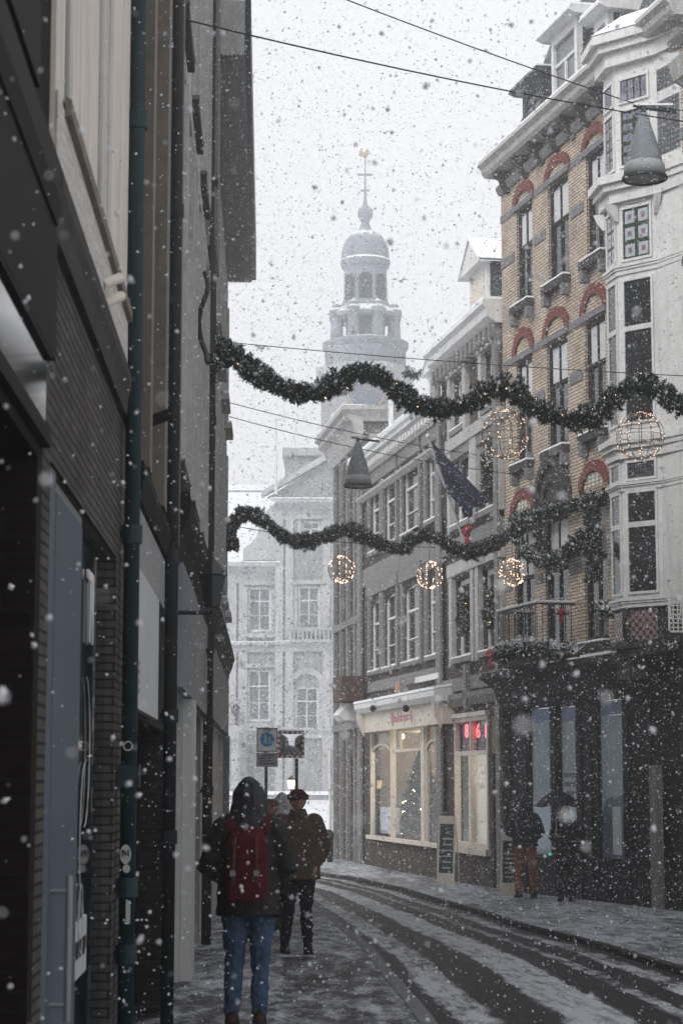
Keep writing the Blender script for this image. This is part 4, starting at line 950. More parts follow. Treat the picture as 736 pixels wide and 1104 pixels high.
for row in (top, mid, low):
    xs = [0] + [x for h in row for x in (h[0] - .14, h[1] + .14)] + [s_bayN + .9]
    zl = row[0][3]; zm = row[0][2] + (row[0][3] - row[0][2]) * .56
    for a, b in zip(xs[::2], xs[1::2]):
        if b - a > .05: m.box(a, b, .003, .022, zl, zl + .16); m.box(a, b, .003, .018, zm - .1, zm + .1)
m.build('stone_band', bluestone, yB)
m = MB(Yf); m2 = MB(Yf)
for row in (top, mid, low):
    for i, h in enumerate(row):
        c = (h[0] + h[1]) / 2; w = (h[1] - h[0]) / 2 + .17; hb_ = .06 if row is top else (.12 if row is mid else .26)
        if row is low and i == 1:
            continue
        m.ring(c, h[3] + hb_, w, .52 if row is not top else .46, .2, .003, .05, 16)
        if row is low:
            for k in range(5):
                for j in range(3):
                    x = c - w * .55 + k * w * .27; zz = h[3] + .29 + j * .08
                    if abs(x - c) / (w * .7) < 1 - j * .25: m2.box(x - .03, x + .03, .003, .03, zz, zz + .06)
m.build('red_arch', redbr, yB); m2.build('tile_pattern', whitep, yB)
m = MB(Yf); h = low[1]; c = (h[0] + h[1]) / 2; w = (h[1] - h[0]) / 2 + .2
for k in range(12):
    p, q = PI * k / 12, PI * (k + 1) / 12
    m.prism([(c - math.cos(p) * w, h[3] + .24 + math.sin(p) * .82), (c - math.cos(q) * w, h[3] + .24 + math.sin(q) * .82), (c, h[3] + .24)], .003, .08)
m.ring(c, h[3] + .24, w + .05, .9, .16, .003, .17, 14); m.ring(c, h[3] + .24, w * .6, .5, .1, .08, .14, 12); m.build('carved_arch', darkstone, yB)
# cornice
m = MB(Yf); z = zcy; E = s_bayN + .9
m.sweep([(.003, z - .34), (.003, z), (.5, z), (.53, z - .1), (.44, z - .17), (.42, z - .27), (.36, z - .34)], -.02, E); m.build('cornice', stonelt, yB)
m = MB(Yf); m.box(-.02, E, -.1, .5, z + .003, z + .04); m.build('cornice_snow', snowm, yB)
zst = Z(590, 158, .05)
m = MB(Yf); m.sweep([(.003, zst - .18), (.003, zst), (.12, zst), (.12, zst - .06), (.06, zst - .18)], 0, E); m.build('string_course', stone, yB)
m = MB(Yf)
for u_, v_ in ((536, 184), (555, 171), (572, 158), (589, 140), (605, 126), (621, 108), (640, 92), (662, 70)):
    c = U(u_ + 3, v_, .2); m.sweep([(.003, z - .78), (.003, z - .345), (.34, z - .345), (.33, z - .45), (.22, z - .52), (.17, z - .66), (.08, z - .78)], c - .08, c + .08)
m.build('carved_bracket', darkstone, yB)
m = MB(Yf); m.face([(-.1, -.1, z), (E, -.1, z), (E, -1.4, z + 3.3), (-.1, -1.4, z + 3.3)]); m.face([(-.1, -.1, z), (-.1, -1.4, z + 3.3), (-.1, -5, z + 3.3), (-.1, -5, z)]); m.build('mansard_roof', slate, yB)
m = MB(Yf); m.box(-.1, E, -5, -1.35, z + 3.3, z + 3.42); m.build('roof_snow', snowm, yB)
# dormers
def dormer(uL, uR, vT, vB, n, mat, snowcap, gable, name='dormer'):
    a, b = U(uL, (vT + vB) / 2, n), U(uR, (vT + vB) / 2, n); z0_, z1_ = Z((uL + uR) / 2, vB, n), Z((uL + uR) / 2, vT, n)
    o = MB(Yf); o.box(a, a + .14, n - .12, n, z0_, z1_); o.box(b - .14, b, n - .12, n, z0_, z1_); o.box(a + .14, b - .14, n - .12, n, z1_ - .16, z1_); o.box(a + .14, b - .14, n - .12, n, z0_, z0_ + .12); zm = z0_ + (z1_ - z0_) * .5; o.box(a + .14, b - .14, n - .1, n - .02, zm - .03, zm + .03); o.box((a + b) / 2 - .03, (a + b) / 2 + .03, n - .1, n - .021, z0_ + .12, zm - .03)
    o = o.build(name, mat, yB)
    q = MB(Yf); q.box(a + .02, b - .02, n - 2.4, n - .121, z0_, z1_); q.build('dormer_cheek', slate, o)
    q = MB(Yf); q.face([(a + .14, n - .06, z0_ + .12), (b - .14, n - .06, z0_ + .12), (b - .14, n - .06, z1_ - .16), (a + .14, n - .06, z1_ - .16)]); q.build('dormer_pane', glasst, o)
    q = MB(Yf); q.sweep([(n - 2.5, z1_), (n - 2.5, z1_ + .28), (n + .2, z1_ + .16), (n + .25, z1_ + .06), (n + .1, z1_)], a - .2, b + .2); q.build('dormer_cap', mat, o)
    q = MB(Yf); q.sweep([(n - 2.5, z1_ + .283), (n - 2.5, z1_ + .33), (n + .2, z1_ + .2), (n + .2, z1_ + .163)], a - .2, b + .2); q.build('dormer_snow', snowm, o)
dormer(563, 584, 92, 125, .0, slate, 1, 0)
dormer(594, 622, 30, 95, .15, whitep, 1, 0)
dormer(640, 655, 18, 60, .0, whitep, 1, 0)
# oriel
FB = Vector((P3[0], P3[1], 0))
pA, pB, pC_ = [(at(u_, 420, y_).x, y_) for u_, y_ in ((656, 34.96), (668.5, 34.40), (711, 33.84))]
pD = tuple(Yf.w(Yf.hit(741, 420)[0], 0, 0))[:2]
base_pt = Yf.w(s_bay0 + .45, 0, 0); pA0 = (pA[0] + .75, pA[1] + .22)
orl = thing('oriel_bay', (5.1, 34.4, 3.0), 'white canted oriel bay with stained glass rising beside the yellow brick front', 'bay window')
plan = [pA0, pA, pB, pC_, pD]
cxy = Vector(((pA[0] + pD[0]) / 2 + .15, 34.55))
def grow(d): return [tuple(Vector(p) + (Vector(p) - cxy).normalized() * d) for p in plan]
ya = lambda v: at(690, v, 34.05).z
OZ = dict(roofsnow=ya(14), rooft=ya(20), eave=ya(58), head=ya(72), s1=ya(82), sb=ya(180), c1=ya(186), c1b=ya(214), pan=ya(222), panb=ya(276), mid=ya(286), w2t=ya(300), w2b=ya(440), c3=ya(470), c3b=ya(492), tile=ya(518), w3t=ya(530), w3b=ya(640), bot=ya(650), tb=ya(690), ft=ya(712))
m = MB(); 
def ring_band(m, d, z0_, z1_): m.plan(grow(d), z0_, z1_)
m.plan(plan, OZ['bot'], OZ['eave']); core = m.build('bay_body', whitep, orl)
m = MB()
for d, a, b in ((.06, 'eave', None), ): pass
def moulding(zt, zb, d):
    h = zt - zb; ring_band(m, d, zt - h * .3, zt); ring_band(m, d * .72, zt - h * .55, zt - h * .3 - .002); ring_band(m, d * .4, zb, zt - h * .55 - .002)
moulding(ya(34), OZ['head'] + .1, .42); moulding(OZ['c1'], OZ['c1b'], .34); moulding(OZ['mid'] + .08, OZ['mid'] - .1, .09); moulding(OZ['c3'], OZ['c3b'], .22); moulding(OZ['tile'], OZ['w3t'] + .05, .10); moulding(OZ['bot'] + .1, OZ['bot'] - .06, .08)
m.build('bay_cornice', whitep, orl)
m = MB()
g0, g1 = grow(.44), grow(-.15)
for k in range(len(plan) - 1):
    m.face([(*g0[k], ya(34) + .01), (*g0[k + 1], ya(34) + .01), (*g1[k + 1], ya(8)), (*g1[k], ya(8))])
m.face([(*p, ya(8)) for p in g1]); m.build('bay_roof_snow', snowm, orl)
m = MB(); m.plan(grow(-.06), OZ['ft'] - .3, OZ['bot'] - .07); m.build('bay_base', darkstone, orl)
m = MB(); m.plan(grow(.06), OZ['tb'] - .12, OZ['tb']); m.build('base_moulding', darkstone, orl)
sg = bpy.data.materials.new('stained_glass'); sg.use_nodes = True; t = sg.node_tree; n = t.nodes; uvn = n.new('ShaderNodeUVMap'); mp = n.new('ShaderNodeMapping'); mp.inputs['Scale'].default_value = (1, 1, 1)
vo = n.new('ShaderNodeTexBrick'); vo.inputs['Scale'].default_value = 1; vo.inputs['Brick Width'].default_value = .13; vo.inputs['Row Height'].default_value = .13; vo.offset = 0; vo.inputs['Mortar Size'].default_value = .012
vo.inputs['Color1'].default_value = (.35, .38, .42, 1); vo.inputs['Color2'].default_value = (.2, .1, .16, 1); vo.inputs['Mortar'].default_value = (.012, .02, .014, 1)
t.links.new(uvn.outputs[0], vo.inputs['Vector']); b = n['Principled BSDF']; t.links.new(vo.outputs[0], b.inputs['Base Color']); b.inputs['Roughness'].default_value = .12
sgd = bpy.data.materials.new('stained_glass_dark'); sgd = sg.copy(); sgd.name = 'stained_glass_dark'; bb = [x for x in sgd.node_tree.nodes if x.type == 'TEX_BRICK'][0]; bb.inputs['Color1'].default_value = (.12, .1, .14, 1); bb.inputs['Color2'].default_value = (.05, .06, .07, 1); bb.inputs['Row Height'].default_value = .09; bb.inputs['Brick Width'].default_value = .09
checks = bpy.data.materials.new('check_tiles'); checks.use_nodes = True; t = checks.node_tree; n = t.nodes; uvn = n.new('ShaderNodeUVMap'); ck_ = n.new('ShaderNodeTexChecker'); ck_.inputs['Scale'].default_value = 14; ck_.inputs[1].default_value = (.3, .2, .19, 1); ck_.inputs[2].default_value = (.03, .028, .03, 1); t.links.new(uvn.outputs[0], ck_.inputs['Vector']); t.links.new(ck_.outputs[0], n['Principled BSDF'].inputs['Base Color'])
leadm = pm('lead_and_green_glass', (.022, .035, .02), .2, .4, 30)
tileA = pm('pale_glass', (.34, .38, .42), .12, .15, 12); tileB = pm('lilac_glass', (.2, .1, .15), .12, .4, 10); tileC = pm('smoky_lilac_glass', (.17, .16, .21), .12, .4, 10); tileD = pm('blue_grey_glass', (.09, .11, .16), .12, .4, 10)
def tiles(F_, a, b, z0_, z1_, nc, nr, kind):
    A = MB(F_); B = MB(F_); cw, ch_ = (b - a) / nc, (z1_ - z0_) / nr
    for i in range(nc):
        for j in range(nr):
            x0, y0 = a + i * cw, z0_ + j * ch_; g = .14 * cw; A.box(x0 + g, x0 + cw - g, .007, .010, y0 + g, y0 + ch_ - g); g2 = .36 * cw
            if ch_ > cw * 2: B.box(x0 + g2, x0 + cw - g2, .0105, .012, y0 + ch_ * .25, y0 + ch_ * .75)
            else: B.box(x0 + g2, x0 + cw - g2, .0105, .012, y0 + ch_ * .34, y0 + ch_ * .66)
    A.build('glass_tile', tileA if kind == 0 else tileC, orl); B.build('glass_centre', tileB if kind == 0 else tileD, orl)
def face_frame(p, q): 
    f = Frame(p[0], p[1], q[0] - p[0], q[1] - p[1]); return f, dist(p, q)
for (p, q, inn) in ((pA, pB, .09), (pB, pC_, .13)):
    F_, l = face_frame(p, q)
    def bw(z0_, z1_, mat, tr=None, nm='bay_window', fm=whitep, ins=inn):
        a, b = ins, l - ins; w_ = .045
        q_ = MB(F_); q_.box(a - w_, a, .002, .03, z0_, z1_); q_.box(b, b + w_, .002, .03, z0_, z1_); q_.box(a - w_, b + w_, .002, .035, z0_ - w_, z0_); q_.box(a - w_, b + w_, .002, .035, z1_, z1_ + w_)
        if tr: zz = z0_ + (z1_ - z0_) * tr; q_.box(a, b, .002, .04, zz - .05, zz + .04)
        o = q_.build(nm, fm, orl); g = MB(F_); g.face([(a, .006, z0_), (b, .006, z0_), (b, .006, z1_), (a, .006, z1_)]); g.build('pane', mat, o)
    bw(OZ['w3b'] + .05, OZ['w3t'], glassd, .68); bw(OZ['w2b'] - .2, OZ['w2t'], glassd, .66)
    bw(OZ['panb'], OZ['pan'], leadm, None, 'stained_window', whitep); tiles(F_, inn, l - inn, OZ['panb'], OZ['pan'], 2, 3, 0); bw(OZ['sb'] + .1, ya(116), leadm, None, 'stained_window', whitep); tiles(F_, inn, l - inn, OZ['sb'] + .1, ya(116), 2, 5, 1); bw(ya(105), OZ['s1'], leadm, None, 'stained_window', whitep); tiles(F_, inn, l - inn, ya(105), OZ['s1'], 4, 1, 1)
    bw(ya(514), ya(497), sgd, None, 'stained_window', whitep); bw(ya(214), ya(204), sgd, None, 'stained_window', whitep, ins=inn + .12)
    c_ = MB(F_); c_.face([(inn, -.03 + .035, OZ['tb'] + .02), (l - inn, .005, OZ['tb'] + .02), (l - inn, .005, OZ['bot'] - .12), (inn, .005, OZ['bot'] - .12)]); c_.build('tile_panel', checks, orl)
F_, l = face_frame(pC_, pD)
q_ = MB(F_); q_.face([(.1, .006, OZ['sb'] + .1), (l - .04, .006, OZ['sb'] + .1), (l - .04, .006, ya(116)), (.1, .006, ya(116))]); q_.face([(.1, .006, ya(105)), (l - .04, .006, ya(105)), (l - .04, .006, OZ['s1']), (.1, .006, OZ['s1'])]); q_.build('stained_pane', sgd, orl)
m = MB(); z = OZ['c1b']
for p in (pA, pB, pC_):
    v = (Vector(p) - cxy).normalized(); f = Frame(p[0], p[1], -v.y, v.x); s_ = 1 if f.n.dot(Vector((v.x, v.y, 0))) > 0 else -1
    prof = [(0, z - .32), (0, z - .02), (.22 * s_, z - .02), (.16 * s_, z - .16), (.05 * s_, z - .32)]; mm = MB(f); mm.sweep(prof, -.05, .05); mm.build('scroll_bracket', whitep, orl)
# ground floor of the yellow house
sh = MB(Yf); zz = Z(600, 716, .3); sh.sweep([(.003, zz - .75), (.003, zz), (.55, zz), (.58, zz - .12), (.3, zz - .3), (.12, zz - .75)], 0, s_bayN + .9); sf = sh.build('shop_fascia', blackp, yB)
m = MB(Yf); m.box(U(545, 714, .5), U(622, 712, .5), .2, .56, zz + .004, zz + .03); m.box(U(628, 708, .5), U(660, 703, .5), .1, .56, zz + .004, zz + .05); m.build('fascia_snow', snowm, sf)
m = MB(Yf)
for u_ in (549, 566, 597, 625, 636, 676, 700): c = U(u_, 850); m.box(c - .12, c + .12, .003, .03, BZ, zz - .78)
m.build('shop_pilaster', blackp, yB)
for i, h in enumerate(shop):
    o = MB(Yf); a, b, c, d = h; o.box(a, a + .04, -.08, -.01, c, d); o.box(b - .04, b, -.08, -.01, c, d); o.box(a + .05, b - .05, -.12, -.04, c, c + .06); o.box(a + .05, b - .05, -.12, -.04, d - .06, d); o = o.build('shop_window', darkwood, yB)
    g = MB(Yf); g.face([(a, -.04, c), (b, -.04, c), (b, -.04, d), (a, -.04, d)]); g.build('pane', glassc, o)
    g = MB(Yf); g.box(a + .002, b - .002, -.12, -.10, c + .002, d - .35); g.build('window_screen', pm('pale_screen', (.24, .275, .305), .6, .3, 2.0), o)
    g = MB(Yf); g.box(a + .003, b - .003, -.11, -.09, d - .345, d - .08); g.build('blue_header', pm('dull_blue', (.04, .085, .26), .5, .3, 6), o)
g = MB(Yf); h = shop[0]; g.box(h[0] + .05, h[1] - .05, -.098, -.092, h[2] + .1, h[2] + 1.1); g.build('light_panel', pm('light_panel', (.42, .45, .47), .6, .15, 3), yB)
g = MB(Yf); h = shop[1]
for k in range(4): g.box(h[0] + .1, h[1] - .06, -.098, -.09, h[2] + 1.0 + k * .17, h[2] + 1.08 + k * .17)
g.build('display_rack', blackp, yB)
g = MB(Yf); q = Yf.hit(594, 920, -.0); g.box(q[0] - .3, q[0] - .06, -.095, -.06, shop[0][2] + .05, shop[0][2] + .1); g.build('green_light_strip', emat('green_led', (.1, .9, .45), .5), yB)
m = MB(Yf); c = Yf.hit(672, 896, .03); m.box(c[0] - .2, c[0] + .15, .13, .15, c[1] - .42, c[1] + .42); tag(m.build('door_poster', signwhite), 'narrow pale poster on the dark wall right of the three pale shop windows', 'poster')
# balcony
so = U(622, 700); sn0 = Yf.hit(537, 690, .8)[0]; zfl = Z(600, 713, .6); zrl = Z(574, 650, .8)
bal = thing('balcony', Yf.w((so + sn0) / 2, .4, zfl), 'black iron balcony with snowy rail and planted greenery on the yellow brick house', 'balcony')
m = MB(Yf); m.box(sn0, so, .02, .82, zfl, zfl + .12); m.build('balcony_floor', darkstone, bal)
m = MB(Yf)
for z_ in (zrl - .03, zfl + .25): m.tube([(sn0, .03, z_), (sn0, .8, z_), (so, .8, z_), (so, .03, z_)], .018, 6)
k = sn0
while k <= so + .001: m.tube([(k, .8, zfl + .12), (k, .8, zrl - .03)], .009, 5); k += (so - sn0) / 26
for k in range(1, 7):
    for e in (sn0, so): m.tube([(e, .8 * k / 7, zfl + .12), (e, .8 * k / 7, zrl - .03)], .009, 5)
m.build('railing', blackp, bal)
m = MB(Yf); m.tube([(sn0 - .03, .02, zrl + .01), (sn0 - .03, .8, zrl + .01), (so + .03, .8, zrl + .01), (so + .03, .02, zrl + .01)], .028, 8); m.build('rail_snow', pm('greyed_snow', (.5, .5, .5), .8, .1, 20), bal)
# next house, brown brick, towards the camera
rB = thing('brown_brick_house', Yf.w(s_bayN + 6, -2, -.7), 'brown brick house beyond the white bay at the right edge with a dark shop front', 'house')
S0 = s_bayN + .9
wall_with_holes(Yf, S0, LY, 2.9, 13.5, [h for h in far if h[0] > S0 + .2 and h[1] < LY - .2], reveal=.25).build('wall', brickmat('brown_brick', (.17, .115, .07), (.12, .08, .05), (.08, .07, .06)), rB)
wall_with_holes(Yf, S0, LY, BZ, 2.9, [(S0 + 1, S0 + 3, -.2, 2.3), (S0 + 4, S0 + 7, -.2, 2.3)], reveal=.3).build('shop_wall', darkstone, rB)
for h in [h for h in far if h[0] > S0 + .2 and h[1] < LY - .2]: window(Yf, rB, h, whitep, glassd, rec=.14, fw=.1, trans=(.6,), sill=(.15, .1, stone))
for h in [(S0 + 1, S0 + 3, -.2, 2.3), (S0 + 4, S0 + 7, -.2, 2.3)]: window(Yf, rB, h, blackp, glassd, rec=.1, fw=.08, trans=())
m = MB(Yf); m.sweep([(.003, 13.0), (.003, 13.5), (.5, 13.5), (.4, 13.2)], S0, LY); m.build('cornice', stonelt, rB)
m = MB(Yf); c = U(712, 900); m.box(c - .12, c + .12, .003, .14, BZ, Z(712, 825)); tag(m.build('stone_pilaster', stone), 'plain grey stone pilaster on the dark shop front at the right edge', 'pilaster')
lat = thing('lattice_screen', at(727, 690, 33.0), 'white lattice balcony screen at the right edge beside the bay', 'screen')
a_, b_ = at(719.5, 650, 33.2), at(752, 650, 33.2); FL = Frame(a_.x, 33.2, 1, .0); zt_, zb_ = at(728, 625, 33.2).z, at(728, 682, 33.2).z
m = MB(FL); m.box(0, .5, 0, .03, zt_ - .03, zt_); m.box(0, .5, 0, .03, zb_, zb_ + .03); m.box(0, .03, 0, .03, zb_, zt_); k = 0
for k in range(1, 7): m.box(k * .075, k * .075 + .018, .004, .026, zb_, zt_)
for k in range(1, 12): m.box(0, .5, .006, .024, zb_ + k * (zt_ - zb_) / 12, zb_ + k * (zt_ - zb_) / 12 + .018)
m.ring(.12, (zt_ + zb_) / 2, .1, .3, .02, .02, .035, 12, True); m.ring(.36, (zt_ + zb_) / 2, .1, .3, .02, .02, .035, 12, True)
m.build('lattice', whitep, lat)

# ------------------------------------------------------------------ street furniture and decorations
def sign_post(x, y, label):
    return thing('street_sign', (x, y, gz(x, y)), label, 'sign')
p = at(288, 800, 38); sgn = sign_post(p.x, 38, 'blue round pedestrian zone sign on a white board with a grey plate below')
FS = Frame(p.x, 38, 1, 0); s_ = 38 / FPX
zc_ = at(288, 800, 38).z; zg = gz(p.x, 38)
m = MB(FS); m.tube([(-.02, -.04, zg), (-.02, -.04, zc_ + .27)], .03, 8); m.build('pole', darkmetal, sgn)
zA, zB_, zC_ = at(288, 785, 38).z, at(288, 811, 38).z, at(288, 827, 38).z
m = MB(FS); m.box(-.195, .195, 0, .02, zB_, zA); pl = m.build('sign_board', pm('sign_white_face', (.74, .76, .77), .4, .05, 6), sgn)
m = MB(FS)
for b in ((-.195, -.175), (.175, .195)): m.box(b[0], b[1], .021, .03, zB_, zA)
m.box(-.175, .175, .021, .03, zA - .02, zA); m.box(-.175, .175, .021, .03, zB_, zB_ + .02); m.build('sign_rim', brownframe, pl)
zq = at(288, 797.5, 38).z
m = MB(FS); m.face([(math.cos(2 * PI * k / 28) * .135, .024, zq + math.sin(2 * PI * k / 28) * .135) for k in range(28)]); m.build('blue_disc', pm('sign_blue', (.02, .2, .5), .4, .1, 6), pl)
m = MB(FS)                                            # walking adult and child
for c, k in ((-.03, 1.0), (.045, .72)):
    B = zq - .085
    m.ring(c, B + .165 * k, .016 * k, .016 * k, .0159 * k, .026, .03, 10, True); m.prism([(c - .02 * k, B + .14 * k), (c + .02 * k, B + .14 * k), (c + .016 * k, B + .075 * k), (c + .034 * k, B), (c + .02 * k, B), (c, B + .06 * k), (c - .022 * k, B), (c - .036 * k, B), (c - .016 * k, B + .075 * k)], .026, .03)
m.build('pedestrian_symbol', whitep, pl)
lettering(FS, 0, .024, zA - .05, 'ZONE', .06, blackp, pl, 'sign_word')
m = MB(FS); m.box(-.2, .2, 0, .02, zC_, zB_ - .01); pl2 = m.build('sub_plate', pm('plate_grey', (.3, .31, .32), .5, .1, 5), sgn)
m = MB(FS)
for k in range(4): m.box(-.14 + .02 * (k % 2), .14 - .03 * (k % 3), .021, .024, zC_ + .05 + k * .05, zC_ + .07 + k * .05)
m.build('small_print', darkmetal, pl2)
p = at(313.5, 803, 40); mir = thing('traffic_mirror', (p.x, 40, gz(p.x, 40)), 'square convex traffic mirror with red and white striped rim on a dark pole', 'traffic mirror')
FM = Frame(p.x, 40, 1, .12); zc_ = at(313.5, 803, 40).z; zg = gz(p.x, 40)
m = MB(FM); m.tube([(.12, -.08, zg), (.12, -.08, zc_ + .1)], .035, 8); m.build('pole', darkmetal, mir)
m = MB(FM); H = .22; n_ = 8; 
mm = {}
for i in range(n_):
    for j in range(n_):
        x = lambda q: -H + 2 * H * q / n_
        def P(a, b): return (a, .05 + .05 * (1 - (a / H) ** 2) * (1 - (b / H) ** 2), zc_ + b)
        m.face([P(x(i), x(j)), P(x(i + 1), x(j)), P(x(i + 1), x(j + 1)), P(x(i), x(j + 1))])
mirm = pm('mirror_silver', (.6, .62, .64), .05, .02, 4, metal=1.0); m.build('mirror_face', mirm, mir, smooth=True)
rimw = MB(FM); rimr = MB(FM); N = 10
for k in range(N):
    a0, a1 = -.255 + .51 * k / N, -.255 + .51 * (k + 1) / N
    for sgn_ in (1, -1):
        (rimw if k % 2 else rimr).box(a0, a1, .0, .07, zc_ + (.215 if sgn_ > 0 else -.26), zc_ + (.26 if sgn_ > 0 else -.215))
        if 0 < k < N - 1: (rimr if k % 2 else rimw).box(.215 * sgn_, .26 * sgn_, .0, .07, zc_ + a0, zc_ + a1)
rimw.build('white_rim_blocks', whitep, mir); rimr.build('red_rim_blocks', redcloth, mir)
m = MB(FM); m.box(-.24, .24, -.02, -.001, zc_ - .24, zc_ + .24); m.build('mirror_back', darkmetal, mir)
m = MB(FM); m.sweep([(-.03, zc_ + .262), (-.03, zc_ + .30), (.08, zc_ + .28), (.08, zc_ + .262)], -.25, .25); m.build('snow_cap', snowm, mir)
p = at(314, 845, 61); sl = thing('street_lantern', (p.x, 61, gz(p.x, 61)), 'small glowing warm lantern on a thin post below the traffic mirror', 'street lamp')
m = MB(); zg = gz(p.x, 61); zl = p.z; m.tube([(p.x, 61, zg), (p.x, 61, zl - .16)], .035, 8); m.build('post', darkmetal, sl)
m = MB(); m.lathe([(0, zl - .15), (.08, zl - .15), (.12, zl + .1), (0, zl + .1)], (p.x, 61, 0), 6); m.build('glowing_glass', emat('lantern_glow', (1, .75, .42), 4), sl)
m = MB(); m.lathe([(.15, zl + .1), (.14, zl + .13), (.03, zl + .22), (0, zl + .24)], (p.x, 61, 0), 6); m.build('lamp_roof', darkmetal, sl)
p = at(353.5, 890, 58); m = MB(); zg = gz(p.x, 58); m.lathe([(.14, zg), (.15, zg + .7), (.17, zg + .72), (.17, zg + .8), (.1, zg + .9), (0, zg + .92)], (p.x, 58, 0), 14); tag(m.build('litter_bin', blackp), 'dark litter bin at the far corner of the grey row', 'litter bin')
# folding boards
def board(u, Y, v0, v1, w, label, tilt):
    p = at(u, v1, Y); z1, z0 = at(u, v0, Y).z, gz(p.x, Y); f = Frame(p.x, Y, 1, -.35)
    t_ = thing('pavement_board', (p.x, Y, z0), label, 'pavement board')
    def slab(a0, a1, b, th, c0, c1, mb): 
        L = lambda c: b - tilt * (c - z0)
        mb.prism([(a0, c0), (a1, c0), (a1, c1), (a0, c1)], 0, 0)if False else None
        P = lambda a, c, e: (a, L(c) + e, c)
        for q in ((P(a0, c0, 0), P(a0, c1, 0), P(a1, c1, 0), P(a1, c0, 0)), (P(a0, c0, th), P(a1, c0, th), P(a1, c1, th), P(a0, c1, th)), (P(a0, c0, 0), P(a0, c0, th), P(a0, c1, th), P(a0, c1, 0)), (P(a1, c0, 0), P(a1, c1, 0), P(a1, c1, th), P(a1, c0, th)), (P(a0, c1, 0), P(a0, c1, th), P(a1, c1, th), P(a1, c1, 0)), (P(a0, c0, 0), P(a1, c0, 0), P(a1, c0, th), P(a0, c0, th))): mb.face(q)
    m = MB(f); slab(-w / 2, w / 2, .2, .025, z0, z1, m); m.build('front_panel', creamp, t_)
    m = MB(f); slab(-w / 2 + .045, w / 2 - .045, .2 + .026, .004, z0 + .25, z1 - .17, m); ch = m.build('chalkboard', pm('chalk_green', (.035, .055, .055), .7, .3, 10), t_)
    m = MB(f); rr = random.Random(5)
    for k in range(7): zz = z0 + .34 + k * (z1 - z0 - .6) / 7; a = rr.uniform(.03, .1); slab(-a, a + .03, .2 + .031, .002, zz, zz + .035, m)
    m.build('chalk_writing', pm('chalk', (.35, .38, .37), .9), ch)
    m = MB(f); m.tube([(-w / 2 + .02, -.28, z0), (-w / 2 + .02, .2 - tilt * (z1 - z0), z1)], .015, 6); m.tube([(w / 2 - .02, -.28, z0), (w / 2 - .02, .2 - tilt * (z1 - z0), z1)], .015, 6); m.build('rear_leg', creamp, t_)
    return t_
board(483, 44.6, 880, 947, .40, 'tall cream framed menu board with green chalkboard beside the bakery window', .12)
board(551, 39.6, 897, 957, .34, 'cream framed pavement board half hidden behind the person in orange trousers', .1)

# garlands -------------------------------------------------------------------------
def garland(pts, rad, nleaf, label, leaf=.07, seed=1, group='fir garlands strung across the street', lights=True, grp=True, thick=None, cat='garland', nm='fir_garland', mat=leafm, lightm=None, snowf=.10):
    rr = random.Random(seed); P = [Vector(p) for p in pts]; Ls = [0]
    for a, b in zip(P, P[1:]): Ls.append(Ls[-1] + (b - a).length)
    def pos(t):
        d = t * Ls[-1]
        for i in range(len(P) - 1):
            if d <= Ls[i + 1] or i == len(P) - 2:
                k = (d - Ls[i]) / max(1e-6, Ls[i + 1] - Ls[i]); p0, p1, p2, p3 = P[max(0, i - 1)], P[i], P[i + 1], P[min(len(P) - 1, i + 2)]
                q = .5 * ((2 * p1) + (p2 - p0) * k + (2 * p0 - 5 * p1 + 4 * p2 - p3) * k * k + (3 * p1 - p0 - 3 * p2 + p3) * k ** 3)
                return q, (p2 - p1).normalized()
    mid_, _ = pos(.5)
    t_ = thing(nm, mid_, label, cat, group if grp else None); g = MB(); sn = MB(); li = MB()
    nt_ = max(8, int(nleaf / 26))
    for k in range(nt_):                             # tufts of blades: uneven clumps
        t = rr.random(); c, d = pos(t); x = d.cross(Vector((0, 0, 1))); x = x.normalized() if x.length > .1 else Vector((1, 0, 0)); y = x.cross(d).normalized()
        a = rr.random() * 2 * PI; out = x * math.cos(a) + y * math.sin(a); lump = .75 + .35 * math.sin(t * Ls[-1] * 9 + seed) * math.sin(t * Ls[-1] * 3.7)
        R0 = rad * lump * rr.uniform(.15, 1.0); c = c + out * R0; axis = (out + d * rr.uniform(-.8, .8) + Vector((0, 0, -.15))).normalized()
        for j in range(26):
            v = Vector((rr.gauss(0, 1), rr.gauss(0, 1), rr.gauss(0, 1))).normalized(); v = (v + axis * .9).normalized(); s0 = c + axis * rr.uniform(-.03, .05)
            l = leaf * rr.uniform(.6, 1.2); w_ = v.cross(Vector((rr.random() - .5, rr.random() - .5, rr.random() - .5))).normalized() * leaf * .17
            (sn if (v.z > .25 and rr.random() < snowf * 2.5) else g).face([s0 - w_, s0 + w_, s0 + v * l + w_ * .3, s0 + v * l - w_ * .3])
    if lights:
        for k in range(int(Ls[-1] * 7)):
            c, d = pos(rr.random()); v = Vector((rr.gauss(0, 1), rr.gauss(0, 1), rr.gauss(0, 1))).normalized(); li.ball(c + v * rad * rr.uniform(.7, 1.05), .008, 5, 3)
        li.build('garland_bulb_string', lightm or emat('dim_fairy', (1, .62, .38), 2.2), t_)
    g.build('needles', mat, t_); sn.build('snow_on_needles', snowm, t_)
    m = MB(); m.tube([pos(k / 40)[0] for k in range(41)], .012, 5); m.build('core_wire', blackp, t_); return t_
def pxs(L, Y0, Y1): 
    u0, u1 = L[0][0], L[-1][0]; return [at(u, v, Y0 + (Y1 - Y0) * (u - u0) / (u1 - u0)) for u, v in L]
big = pxs([(214, 398), (216, 380), (226, 368), (242, 376), (262, 392), (285, 408), (310, 421), (338, 423), (365, 411), (388, 402), (408, 405), (424, 418), (442, 433), (466, 440), (490, 440), (512, 430), (530, 418), (548, 418), (562, 430), (580, 441), (602, 450), (626, 452), (646, 446), (662, 430), (684, 412), (704, 417), (720, 428), (745, 440), (780, 430), (830, 405), (870, 400)], 24.5, 25.2)
